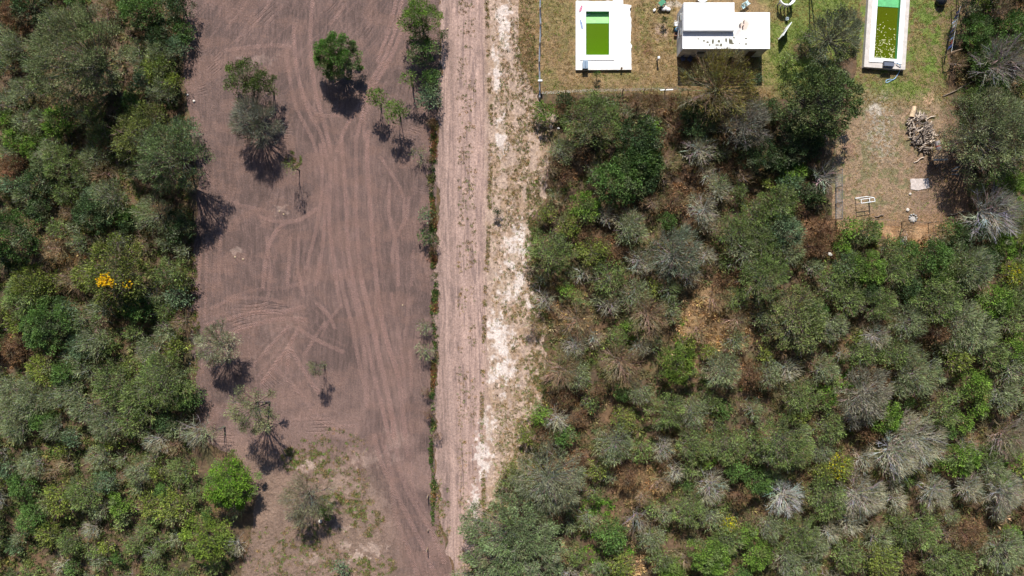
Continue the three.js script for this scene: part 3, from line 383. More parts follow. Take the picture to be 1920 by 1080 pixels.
const LIST = {
  green: '255 575 30,85 608 50,120 700 26,350 745 27,265 20 40,60 970 30,1145 1002 33,1425 900 28,1195 300 40,1530 590 24,1155 342 46,1220 305 26,1750 482 36,1905 60 40,1850 110 30,1865 160 30,1780 432 22,1830 60 34,345 60 20,75 785 25,230 400 22,1380 880 22,1700 470 24',
  dark: '1150 190 14,1058 190 16,1290 205 20,1440 205 24,300 62 26,335 16 28,55 15 32,70 342 30,72 392 24,335 422 30,175 398 36,1195 262 46,1310 228 36,1420 287 36,1500 268 40,1520 362 22,1700 532 26,20 490 18,1210 345 22,1220 320 24,240 420 16,310 790 22,1540 245 30,1460 300 26,1485 225 26,1800 445 26,1850 480 26,1630 545 26,1720 560 24',
  teal: '345 250 32,175 372 24,5 486 14,120 580 22,335 92 20,268 148 18,1470 432 36,1480 345 22,1590 500 26,150 645 26,1830 430 22,640 1060 14',
  olive: '190 250 26,120 306 36,125 362 25,110 432 22,320 512 30,310 716 54,215 722 40,265 746 42,50 555 42,250 792 30,155 926 36,1110 228 54,1110 178 14,1430 452 36,1375 432 36,1430 520 50,1600 505 30,1680 502 36,1560 532 30,1592 562 30,1650 572 36,1760 562 46,1670 662 30,1612 662 26,1860 662 32,1762 772 32,1552 932 40,1720 992 40,1500 1002 36,1762 1052 34,1252 772 36,1302 832 36,1472 832 56,1362 832 34,1422 842 30,1292 952 34,1362 1012 30,1140 522 32,1460 382 36,1420 402 30,1626 432 26,1690 1005 24,30 560 20,300 130 26,200 640 20,1500 742 36,1555 800 30,1640 660 20,1800 500 30,1900 560 26,1800 1050 30,1590 1040 30,1380 560 24,1890 600 30,1240 1050 26',
  grey: '10 65 22,25 86 26,10 122 20,45 172 26,15 192 22,45 226 20,76 222 20,60 246 14,300 100 26,305 172 26,20 286 20,95 286 28,76 306 18,176 294 25,46 366 18,156 336 20,100 346 14,206 372 36,290 402 36,150 456 20,226 452 20,310 452 18,345 472 14,290 556 22,150 602 22,176 642 30,186 582 22,285 656 30,315 626 22,135 672 18,300 690 25,60 722 24,156 692 22,130 736 28,160 762 30,95 746 25,55 756 30,20 772 30,30 802 28,100 802 25,200 792 36,330 802 22,185 952 20,440 955 15,1118 322 20,1182 430 32,1395 472 32,1345 348 20,1190 552 30,1256 582 22,1560 612 28,1480 472 26,1822 502 42,1702 602 36,1802 602 42,1832 622 42,1722 702 42,1702 662 24,1902 692 32,1882 742 32,1102 972 20,1332 968 22,1352 692 36,1545 692 26,1152 832 38,1082 702 28,1140 892 13,1882 1032 42,1650 1012 30,1532 1022 24,1455 892 18,1795 262 20,1890 210 30,1300 772 30,1200 735 24,260 880 24,60 870 26,1220 1010 24,1440 700 26,1780 640 26,1690 720 26,1860 880 26,1480 1052 30',
  silver: '1182 415 22,1290 517 20,1135 402 18,1020 562 20,1145 572 20,1318 392 28,1326 416 16,1345 350 22,1680 852 46,1722 832 48,1676 937 22,1752 922 34,1816 912 28,1882 922 38,1872 958 20,1640 632 28,1600 782 25,1332 910 32,1700 792 26,1475 692 22,1093 512 15,370 810 12,295 826 22,440 1022 18,1810 840 20,1555 270 14,1620 860 20',
  lime: '15 222 16,30 262 22,76 266 15,262 396 14,60 282 18,225 946 22,1096 388 28,1592 432 22,1622 502 34,1772 512 26,1912 652 30,1660 782 32,1802 792 20,1802 862 32,1757 872 13,1330 1042 42,1490 326 22,1880 455 26,1215 238 22,1420 1040 28,1400 1000 20,1440 395 20,1180 610 16,1900 1002 16,1640 432 14,1550 745 20,1895 340 26,1060 545 16,1830 200 14,1260 1070 24,1470 400 18,1910 400 20',
  yg: '295 126 28,325 156 22,55 536 40,96 526 20,30 606 22,330 652 22,240 692 20,80 692 30,325 952 32,280 946 22,110 936 32,1545 882 24,1652 1052 42,1792 672 28,1110 472 28,1025 398 18,1330 660 16,345 520 20,1130 470 16,1165 1060 26,160 520 26,1290 640 14,1085 470 14,1500 770 24,90 1000 24,985 815 16,960 880 16',
  dry: '100 466 28,270 452 15,192 322 20,130 522 20,1212 592 40,1080 602 32,1030 312 20,1162 682 40,1052 692 36,1240 332 15,1052 378 12,1240 905 18,1780 1000 20,1440 870 18,1205 930 16,1340 560 22,1380 600 24,1310 620 20,1700 430 16,1755 440 22,1230 450 14,95 886 13,330 836 18,1640 985 18,1000 610 16,1250 300 20,1265 230 18,1225 200 24',
  rust: '1225 192 22,1195 186 16,1262 192 18,1085 190 14,1058 205 16,20 310 24,1412 702 24,1545 430 26,1530 460 24,1760 622 30,1100 440 18,1180 890 26,1060 330 20,1815 1002 34,1130 455 14,1390 930 20,25 650 26,20 25 24,1150 475 14,1360 525 16,1490 390 16,1620 690 18,1655 725 18,1700 1055 22,1265 375 22,1500 350 16,1060 745 18,1085 780 16,1090 860 16,1120 730 18',
};
for (const kind in LIST) for (const s of LIST[kind].split(',')) { const [x, y, r] = s.split(' ').map(Number); addPlant(x, y, r, kind); }
// where scrub grows
const LEFT = [[-60, -70], [336, -70], [338, 60], [340, 150], [352, 250], [362, 330], [360, 440], [350, 520], [344, 600], [352, 690], [366, 780], [360, 850], [400, 960], [440, 1010], [440, 1130], [-60, 1130]];
const RIGHT = [[1045, 182], [1290, 179], [1450, 195], [1465, 260], [1540, 300], [1560, 425], [1640, 450], [1770, 445], [1810, 420], [1830, 330], [1800, 250], [1795, 190], [1790, 120], [1810, 60], [1830, -60], [1980, -60], [1980, 1130], [860, 1130], [880, 1040], [900, 980], [950, 880], [1000, 800], [1030, 700], [1030, 640], [1010, 560], [1000, 440], [1040, 340]];
const CLEAR = [[1340, 600, 70, 46], [1230, 905, 40, 34], [1540, 445, 36, 34], [1700, 440, 60, 20], [115, 465, 34, 34], [1400, 690, 24, 26], [1300, 350, 30, 26], [1255, 225, 26, 30], [20, 320, 26, 20], [1080, 320, 26, 30]];
// smaller plants crowd the gaps that remain
{
  const r = rngOf(4242); let tries = 0, added = 0;
  while (tries++ < 14000 && added < 240) {
    const x = lerp(-30, 1950, r()), y = lerp(-40, 1115, r()), left = inPoly(LEFT, x, y); if (!left && !inPoly(RIGHT, x, y)) continue;
    const rp = 11 + 15 * r(); if (CLEAR.some(c => Math.hypot((x - c[0]) / c[2], (y - c[1]) / c[3]) < 1)) continue;
    if (plants.some(p => Math.hypot(p.px - x, p.py - y) < (p.rp * 0.84 + rp * 0.66))) continue;
    const q = r(); const kind = left ? (q < 0.36 ? 'olive' : q < 0.66 ? 'grey' : q < 0.76 ? 'teal' : q < 0.84 ? 'green' : q < 0.91 ? 'yg' : q < 0.96 ? 'silver' : 'dry') : (q < 0.3 ? 'olive' : q < 0.56 ? 'grey' : q < 0.66 ? 'silver' : q < 0.74 ? 'green' : q < 0.8 ? 'yg' : q < 0.86 ? 'lime' : q < 0.93 ? 'dry' : 'rust');
    addPlant(x, y, rp, kind); added++;
  }
  console.log('fill', added, 'plants', plants.length);
}
// fence-line bushes between field and road
for (const [x, y, r, k, l] of [[787, 287, 15, 'sparse', 'thin grey-green bush at the fence line\'s upper part'], [806, 298, 8, 'rust', 'rust-brown weed beside the thin grey-green fence-line bush'], [800, 402, 13, 'teal', 'grey-green bush above the dark one on the fence line'], [803, 445, 15, 'dark', 'dark green bush midway along the fence line'], [812, 468, 8, 'rust', 'rust weed below the dark fence-line bush'], [796, 612, 13, 'grey', 'upper of two grey bushes on the lower fence line'], [797, 660, 14, 'grey', 'lower of two grey bushes on the lower fence line'], [810, 230, 9, 'rust', 'rust weed below the fence-line trees'], [800, 735, 8, 'rust', 'rust weed near the lower fence line'], [803, 775, 8, 'rust', 'rust weed on the fence line above the lowest one'], [818, 815, 9, 'rust', 'lowest rust weed of the fence line'], [932, 397, 8, 'dark', 'small dark bush alone on the pale road verge'], [828, 70, 10, 'dark', 'narrow dark bush right of the tall fence-line tree'], [1120, 139, 6, 'green', 'small green bush at the white pool deck\'s lower edge'], [1480, 110, 14, 'olive', 'low green bush right of the white house'], [1415, 148, 12, 'teal', 'blue-green bush at the house\'s shaded lower right corner'], [1508, 78, 13, 'olive', 'low olive bush beside the leaning white board'], [1245, 38, 6, 'dark', 'slim dark bush left of the white house']]) own(x, y, r, k, l, null);
// labels of the thicket: look, size, and place counted from a landmark
{
  const ORD = ['nearest', 'second nearest', 'third nearest', 'fourth nearest', 'fifth nearest', 'sixth nearest', 'seventh nearest', 'eighth nearest', 'ninth nearest', 'tenth nearest'], groups = new Map();
  for (const p of plants) { if (p.label) continue; let b = null, bd = 1e9; for (const m of LAND) { const d = Math.hypot(m[0] - p.px, m[1] - p.py); if (d > 12 && d < bd) { bd = d; b = m; } }
    const dx = p.px - b[0], dy = p.py - b[1], dir = Math.abs(dx) > Math.abs(dy) ? (dx < 0 ? 'left of' : 'right of') : (dy < 0 ? 'above' : 'below');
    const size = p.big ? 'tree' : p.rp < 17 ? 'small bush' : 'shrub', look = `${LOOK[p.kind]} ${size}`, key = look + dir + b[2]; if (!groups.has(key)) groups.set(key, []); groups.get(key).push([bd, p, look, dir, b[2]]); }
  for (const arr of groups.values()) { arr.sort((u, v) => u[0] - v[0]); arr.forEach(([, p, look, dir, lm], i) => { p.g.userData.label = arr.length === 1 ? `${look} ${dir} ${lm}` : `${look}, ${ORD[Math.min(i, 9)]} ${dir} ${lm}`; }); }
}
console.log('plants done');
// ---------------------------------------------------------------- ground cover nobody could count
const tuftGeo = (seed, n, h, w, spread) => { const t = new Tri(), r = rngOf(seed); for (let i = 0; i < n; i++) { const an = r() * 6.28, d = V(Math.cos(an) * spread, 0.35 + 0.8 * r(), Math.sin(an) * spread).normalize(), k = 0.7 + 0.6 * r(); spray(t, V(Math.cos(an) * 0.04, -0.005, Math.sin(an) * 0.04), d, h * (0.6 + 0.8 * r()), w * (0.6 + 0.8 * r()), [k, k, k], r); } return t.geo(); };
const coverMat = new THREE.MeshPhysicalMaterial({ vertexColors: true, roughness: 0.95, transmission: 0.2, thickness: 0, specularIntensity: 0.2 }); coverMat.side = THREE.DoubleSide;
function cover(name, label, cat, geo, spots) {    // spots: [px, py, scale, colour]
  const m = new THREE.InstancedMesh(geo, coverMat, spots.length); m.name = name; const M = new THREE.Matrix4(), Q = new THREE.Quaternion(), E = new THREE.Euler(), C = new THREE.Color();
  spots.forEach(([x, y, s, c], i) => { const w = W(x, y); E.set((rnd() - 0.5) * 0.3, rnd() * 6.28, (rnd() - 0.5) * 0.3); M.compose(V(w.x, 0.012, w.z), Q.setFromEuler(E), V(s, s * (0.7 + 0.6 * rnd()), s)); m.setMatrixAt(i, M); m.setColorAt(i, C.copy(S(...c))); });
  m.castShadow = m.receiveShadow = true; scene.add(m); tag(m, label, cat, null, 'stuff'); return m;
}
const jit = (c, a = 0.3) => { const k = 1 - a / 2 + a * rnd(); return [c[0] * k * (0.94 + 0.12 * rnd()), c[1] * k, c[2] * k * (0.9 + 0.2 * rnd())]; };
{
  const scrub = [], r = rngOf(515); const RUST = [[1130, 450, 30], [1160, 470, 24], [1540, 440, 50], [1405, 700, 40], [1180, 900, 40], [20, 320, 40], [1060, 320, 30], [1300, 350, 40], [1760, 620, 30], [1070, 760, 50], [1640, 700, 40], [30, 30, 40], [1090, 300, 30], [1260, 240, 40], [1290, 380, 40], [1390, 500, 40], [1360, 540, 30], [1080, 860, 30], [20, 660, 40], [40, 120, 30]];
  const TAN = [[1340, 600, 75], [110, 470, 45], [1225, 905, 30], [1080, 600, 45], [1700, 440, 60], [1210, 1060, 40], [1380, 560, 50], [1050, 560, 40], [1255, 225, 30]], GRN = [[1140, 1060, 60], [1120, 950, 30], [1570, 430, 30], [1180, 620, 30], [1480, 340, 30], [1890, 350, 50], [1890, 460, 40], [340, 600, 30], [1300, 640, 40], [1900, 880, 50], [1600, 700, 40], [1850, 60, 60]];
  const near = (L, x, y) => L.some(c => Math.hypot(c[0] - x, c[1] - y) < c[2] * (0.6 + 0.6 * r()));
  while (scrub.length < 30000) { const x = lerp(-60, 1980, r()), y = lerp(-60, 1130, r()); if (!inPoly(LEFT, x, y) && !inPoly(RIGHT, x, y)) continue;
    const n = fbm(x * 0.02, y * 0.02, 3), q = r(); let c = near(RUST, x, y) ? [134, 104, 74] : near(TAN, x, y) ? [172, 142, 98] : near(GRN, x, y) ? [96, 130, 44] : n > 0.56 ? (q < 0.5 ? [112, 108, 62] : [98, 112, 56]) : x < 500 && y > 560 ? (q < 0.5 ? [96, 110, 58] : [110, 114, 66]) : q < 0.25 ? [118, 96, 66] : q < 0.6 ? [112, 104, 66] : q < 0.85 ? [92, 98, 58] : [150, 128, 92];
    scrub.push([x, y, 0.6 + 1.0 * r() * r(), jit(c, 0.6)]); }
  cover('undergrowth', 'dry brown and green weeds covering the ground between the shrubs', 'undergrowth', tuftGeo(1, 13, 0.36, 0.085, 1.0), scrub);
  const lawn = [];
  while (lawn.length < 14000) { const inY = r() < 0.42, x = inY ? lerp(1560, 1800, r()) : lerp(968, 1618, r()), y = inY ? lerp(-40, 420, r()) : lerp(-40, 186, r()); if (!inPoly(inY ? yardOutline : lawnOutline, x, y)) continue;
    if ((x > 1074 && x < 1188 && y < 137) || (x > 1266 && x < 1440 && y < 110) || (x > 1612 && x < 1706 && y < 138)) continue;
    const a = fbm(x * 0.035, y * 0.035, 3), gr = clamp((a - 0.4) * 4) * (x > 1430 && y < 190 ? 1.6 : 0.45) * (y > 200 ? 0.6 : 1); if (y > 200 && r() > 0.3) continue; if (y < 200 && x < 1430 && r() > 0.7) continue;
    const c = r() < gr * 0.7 ? [120, 144, 56] : r() < 0.5 ? [172, 144, 96] : [146, 130, 78]; lawn.push([x, y, 0.5 + 0.7 * r(), jit(c, 0.4)]); }
  cover('lawn_grass', 'short patchy yellow and green grass of the yards', 'grass', tuftGeo(2, 9, 0.13, 0.035, 1.6), lawn);
  const road = [];
  while (road.length < 8200) { const q = r(); let x, y = lerp(-40, 1120, r()); if (q < 0.1) x = 912 + 7 * (r() - 0.5) + 8 * Math.sin(y * 0.006); else if (q < 0.18) x = 875 + 34 * (r() - 0.5); else x = lerp(922, 1040, Math.pow(r(), 0.7)); if (!inPoly(roadOutline, x, y)) continue; if (fbm(x * 0.05, y * 0.05, 3) < 0.42 + (q < 0.24 ? 0.05 : 0)) continue; if (sandy.some(s => Math.hypot((x - s[0]) / s[2], (y - s[1]) / s[3]) < 0.9) && r() < 0.75) continue;
    const u = r(); road.push([x, y, 0.4 + 0.9 * r() * r(), jit(u < 0.45 ? [160, 132, 92] : u < 0.75 ? [130, 120, 74] : [108, 122, 60], 0.5)]); }
  cover('road_weeds', 'scattered low weeds along the dirt road and its verge', 'weeds', tuftGeo(3, 9, 0.18, 0.055, 1.4), road);
  const line = [];
  while (line.length < 2300) { const y = lerp(225, 985, r()), wob = 4 * Math.sin(y * 0.013) + 3 * Math.sin(y * 0.05), wd = (y < 540 ? 6 : y < 840 ? 4.5 : 3.4) * (0.5 + vn(3, y * 0.06)), x = 813 + wob * 0.6 + (r() + r() + r() - 1.5) * wd; const n = vn(9, y * 0.045), u = r(); if (n < 0.36 && r() < 0.8) continue; line.push([x, y, 0.5 + 1.1 * r() * r(), jit(n > 0.55 && u < 0.4 ? [158, 104, 70] : u < 0.55 ? [70, 92, 44] : u < 0.72 ? [98, 124, 54] : [140, 120, 80], 0.5)]); }
  cover('fence_line_weeds', 'narrow strip of green and rust weeds along the fence line', 'weeds', tuftGeo(4, 10, 0.2, 0.055, 0.9), line);
  const low = []; const PATCH = [[625, 835, 60, 30], [590, 870, 30, 30], [650, 900, 40, 40], [660, 945, 40, 20], [620, 940, 20, 16], [560, 1050, 60, 40], [500, 1040, 50, 50], [700, 1060, 40, 20], [590, 1010, 60, 30], [650, 1060, 40, 30], [690, 980, 30, 24], [545, 860, 16, 20], [550, 300, 14, 14], [415, 980, 16, 60], [365, 640, 10, 60], [362, 540, 8, 60], [830, 960, 14, 60], [965, 870, 40, 60], [925, 960, 40, 30], [1000, 700, 16, 120], [1020, 650, 12, 90], [1008, 560, 14, 50], [1000, 460, 14, 40], [1030, 300, 16, 60], [1000, 380, 14, 50], [990, 830, 24, 50], [1010, 740, 14, 60]];
  while (low.length < 12000) { const p = PATCH[Math.floor(r() * PATCH.length)], an = r() * 6.28, d = Math.sqrt(r()) * 1.1, x = p[0] + Math.cos(an) * d * p[2], y = p[1] + Math.sin(an) * d * p[3]; if (fbm(x * 0.12, y * 0.12, 4) < 0.46 + 0.12 * r()) continue; const u = r(); low.push([x, y, 0.4 + 1.2 * r() * r(), jit(u < 0.4 ? [150, 124, 86] : u < 0.65 ? [116, 112, 66] : u < 0.92 ? [88, 112, 50] : [104, 138, 50], 0.6)]); }
  cover('field_weeds', 'patchy weeds on the rough lower end of the field', 'weeds', tuftGeo(5, 10, 0.15, 0.04, 1.0), low);
}
console.log('cover done');
// ---------------------------------------------------------------- the white house
const noisyMap = (c, amp, sc, n = 256) => { const t = tex(n, n, (i, j, o) => { const k = 1 + amp * (fbm(i / n * sc, j / n * sc, 4, sc) - 0.5) * 2 + 0.05 * (rnd() - 0.5); o[0] = c[0] * k; o[1] = c[1] * k; o[2] = c[2] * k; }, true); return t; };
const mPlaster = new THREE.MeshStandardMaterial({ map: noisyMap([206, 200, 192], 0.14, 8), roughness: 0.9 });
const mWhite = new THREE.MeshStandardMaterial({ map: noisyMap([236, 233, 228], 0.03, 8), roughness: 0.8 });
const mPave = new THREE.MeshStandardMaterial({ map: noisyMap([228, 222, 214], 0.05, 12), roughness: 0.85 });
const mConc = new THREE.MeshStandardMaterial({ map: noisyMap([150, 146, 140], 0.2, 8), roughness: 0.92 });
const mWood = new THREE.MeshStandardMaterial({ map: noisyMap([138, 116, 92], 0.3, 10), roughness: 0.9 });
const mDark = std(S(34, 36, 40), 0.5), mGlass = new THREE.MeshPhysicalMaterial({ color: S(120, 135, 140), roughness: 0.05, transmission: 0.5, thickness: 0 });
const mMetal = std(S(150, 152, 155), 0.4, { metalness: 0.7 }), mWhitePaint = std(S(232, 232, 228), 0.5);
const uvM = g => { const p = g.attributes.position, n = g.attributes.normal, uv = g.attributes.uv; for (let i = 0; i < p.count; i++) { const ax = Math.abs(n.getX(i)), ay = Math.abs(n.getY(i)); const x = p.getX(i), y = p.getY(i), z = p.getZ(i); ay > 0.6 ? uv.setXY(i, x / 4, z / 4) : ax > 0.6 ? uv.setXY(i, z / 4, y / 4) : uv.setXY(i, x / 4, y / 4); } return g; };
{
  const x0 = 19.3, x1 = 29.0, z0 = -31.0, z1 = -27.05, xm = 24.9, zt0 = -32.0, zt1 = -28.85;
  const g = thing('house', 'white flat-roofed house with a raised roof section on the lawn', 'house', [x0, 0, z1]);
  const lx = x1 - x0, lz = z1 - z0, mx = xm - x0, tz0 = zt0 - z1, tz1 = zt1 - z1;
  const sw = part('wall', uvM(box(lx, 2.9, 0.2, lx / 2, 1.45, -0.1)), mPlaster, g);
  const ww = part('wall', uvM(box(0.2, 2.9, -tz0 - 0.4, 0.1, 1.45, (tz0 - 0.0) / 2)), mPlaster, g); tag(ww, 'weathered grey left wall');
  part('wall', uvM(box(0.2, 2.9, lz - 0.2, lx - 0.1, 1.45, -lz / 2 - 0.1)), mPlaster, g);
  part('wall', uvM(box(mx, 2.9, 0.2, mx / 2, 1.45, tz0 + 0.1)), mPlaster, g); part('wall', uvM(box(lx - mx, 2.9, 0.2, (lx + mx) / 2, 1.45, -lz + 0.1)), mPlaster, g);
  const roofTex = tex(1024, 512, (i, j, o) => { const x = 1281 + i / 1024 * 161, y = 24 + j / 512 * 67; set(o, [238, 235, 230]); const f = fbm(x * 0.3, y * 0.3, 3);
    spot(o, x, y, 1394, 48, 12, 14, [206, 178, 158], 0.85, 0.6); spot(o, x, y, 1386, 64, 10, 8, [170, 164, 156], 0.5, 2.2); spot(o, x, y, 1381, 46, 4, 18, [190, 184, 178], 0.6, 1.6);
    for (const [a, b, c, d] of [[1320, 76, 3, 3], [1327, 79, 2.5, 2], [1337, 78, 2, 5], [1348, 77, 3, 3], [1361, 75, 2, 5], [1368, 76, 1.6, 5], [1371, 78, 4, 6], [1374, 81, 3, 3], [1376, 71, 2, 2], [1344, 84, 5, 1.6], [1331, 84, 2, 2], [1398, 72, 3, 2], [1386, 81, 2, 2], [1398, 82, 2, 2], [1310, 73, 2, 2], [1352, 84, 2, 3]]) spot(o, x, y, a, b, c, d, [82, 78, 58], 0.95, 1.2); mix(o, [206, 202, 196], sstep(0.6, 0.8, f) * 0.4); }, true);
  const roof = new THREE.BoxGeometry(lx + 0.16, 0.14, lz + 0.16); const p = roof.attributes.position, uv = roof.attributes.uv; for (let i = 0; i < p.count; i++) uv.setXY(i, p.getX(i) / (lx + 0.16) + 0.5, p.getZ(i) / (lz + 0.16) + 0.5);
  const rf = part('roof', roof, new THREE.MeshStandardMaterial({ map: roofTex, roughness: 0.85 }), g, [lx / 2, 2.97, -lz / 2]);
  const up = part('raised_roof', uvM(rbox(mx + 0.1, 0.62, tz1 - tz0, 0.03)), mWhite, g, [mx / 2 - 0.02, 3.2, (tz0 + tz1) / 2]); tag(up, 'raised bright white roof block');
  part('vent_pipe', new THREE.CylinderGeometry(0.09, 0.09, 0.35, 10), mConc, rf, [(1386 - 1361.5) / 16, 0.22, (47 - 57.5) / 16]);
  part('vent_pipe', new THREE.CylinderGeometry(0.07, 0.07, 0.3, 10), mDark, rf, [(1391 - 1361.5) / 16, 0.2, (50.5 - 57.5) / 16]);
  part('vent_pipe', new THREE.CylinderGeometry(0.06, 0.06, 0.25, 10), mConc, rf, [(1393 - 1361.5) / 16, 0.18, (41 - 57.5) / 16]);
  for (const z of [-2.2, -3.9]) { const w = part('window', box(0.06, 0.9, 0.8), mWhitePaint, g, [-0.02, 1.7, z]); part('pane', box(0.03, 0.76, 0.66), mGlass, w, [-0.025, 0, 0]); part('sill', box(0.12, 0.05, 0.9), mConc, w, [-0.02, -0.48, 0]); }
  for (const x of [2.4, 6.2]) { const w = part('window', box(1.1, 0.9, 0.06), mWhitePaint, g, [x, 1.7, 0.02]); part('pane', box(0.96, 0.76, 0.03), mGlass, w, [0, 0, 0.025]); part('sill', box(1.2, 0.05, 0.12), mConc, w, [0, -0.48, 0.03]); }
  const d = part('door', box(0.85, 2.0, 0.06), std(S(92, 74, 60), 0.7), g, [8.2, 1.02, 0.02]); part('handle', box(0.04, 0.14, 0.05), mMetal, d, [0.34, 0, 0.05]);
}
function plasticChair(pos, turn, col, label) { const g = thing('plastic_chair', label, 'chair', pos, turn, null), m = std(col, 0.5); part('seat', rbox(0.44, 0.04, 0.42, 0.015, 0, 0.43, 0), m, g); part('backrest', rbox(0.44, 0.42, 0.04, 0.015, 0, 0.66, -0.22), m, g, [0, 0, 0], [-0.08, 0, 0]); for (const [a, b] of [[1, 1], [1, -1], [-1, 1], [-1, -1]]) part('leg', new THREE.CylinderGeometry(0.02, 0.025, 0.43, 6), m, g, [a * 0.19, 0.215, b * 0.18]); for (const a of [-1, 1]) part('armrest', rbox(0.05, 0.03, 0.4, 0.01, a * 0.24, 0.62, 0), m, g); return g; }
const at = (px, py, y = 0) => { const w = W(px, py, y); return [w.x, y, w.z]; };
plasticChair(at(1279, 113), 0.4, S(74, 84, 112), 'blue plastic chair in the shade at the house\'s lower left corner');
plasticChair(at(1291, 114), -0.5, S(66, 76, 104), 'blue plastic chair nearer the middle of the shaded house wall');
plasticChair(at(1266, 48), 1.2, S(226, 224, 220), 'white plastic chair beside the left wall of the house');
// ---------------------------------------------------------------- pools
const mMint = new THREE.MeshStandardMaterial({ map: noisyMap([126, 196, 122], 0.08, 8), roughness: 0.6 }), mMint2 = new THREE.MeshStandardMaterial({ map: noisyMap([92, 172, 108], 0.12, 8), roughness: 0.6 });
function pool(name, label, pos, turn, deckPts, deckH, cop, hole, ledge, mats, waterCol, attn) {
  // all x,z in metres round the thing's own origin; hole = [x0, z0, x1, z1]
  const g = thing(name, label, 'swimming pool', pos, turn), top = deckH, [hx0, hz0, hx1, hz1] = hole, wl = top - 0.42, deep = -1.3;
  const holeP = (a, b, c, d) => { const h = new THREE.Path(); h.moveTo(a, -b); h.lineTo(a, -d); h.lineTo(c, -d); h.lineTo(c, -b); h.closePath(); return h; };
  const s = new THREE.Shape(deckPts.map(q => new THREE.Vector2(q[0], -q[1]))); s.holes.push(holeP(hx0 - 0.012, hz0 - 0.012, hx1 + 0.012, hz1 + 0.012));
  const dg = new THREE.ExtrudeGeometry(s, { depth: top, bevelEnabled: false }).rotateX(-Math.PI / 2); { const uv = dg.attributes.uv; for (let i = 0; i < uv.count; i++) uv.setXY(i, uv.getX(i) / 3, uv.getY(i) / 3); }
  part('deck', dg, mats.deck, g);
  const c = new THREE.Shape([[cop[0], cop[1]], [cop[2], cop[1]], [cop[2], cop[3]], [cop[0], cop[3]]].map(q => new THREE.Vector2(q[0], -q[1]))); c.holes.push(holeP(...hole));
  const cg = new THREE.ExtrudeGeometry(c, { depth: 0.05, bevelEnabled: true, bevelSize: 0.008, bevelThickness: 0.008, bevelSegments: 1 }).rotateX(-Math.PI / 2); { const uv = cg.attributes.uv; for (let i = 0; i < uv.count; i++) uv.setXY(i, uv.getX(i) / 3, uv.getY(i) / 3); }
  part('coping', cg, mWhite, g, [0, top + 0.01, 0]);
  const w = hx1 - hx0, cx = (hx0 + hx1) / 2, h = top - deep, wy = (top + deep) / 2, t = 0.01, bl = hz1 - hz0, cz = (hz0 + hz1) / 2;
  const basin = part('basin', mergeGeometries([box(t, h, bl, hx0 - t / 2, wy, cz), box(t, h, bl, hx1 + t / 2, wy, cz), box(w, h, t, cx, wy, hz0 - t / 2), box(w, h, t, cx, wy, hz1 + t / 2), box(w, t, bl, cx, deep - t / 2, cz)]), mats.basin, g);
  part('ledge', box(w - 0.004, wl + 0.04 - deep, ledge - hz0 - 0.004, cx, (wl + 0.04 + deep) / 2, (hz0 + ledge) / 2), mats.ledge, basin);
  [0.32, 0.62, 0.92].forEach((dz, i) => part('step', box(w - 0.004, (wl - 0.2 - 0.25 * i) - deep, 0.296, cx, (wl - 0.2 - 0.25 * i + deep) / 2, ledge + dz - 0.16), mats.basin, basin));
  const wt = new THREE.PlaneGeometry(w - 0.006, hz1 - ledge - 0.004).rotateX(-Math.PI / 2);
  const water = part('water', wt, new THREE.MeshPhysicalMaterial({ color: waterCol, roughness: 0.04, transmission: attn, thickness: 0, ior: 1.33 }), g, [cx, wl, (ledge + hz1) / 2]); tag(water, 'still green algae-stained water');
  return { g, wl, top };
}
let poolA, poolB;
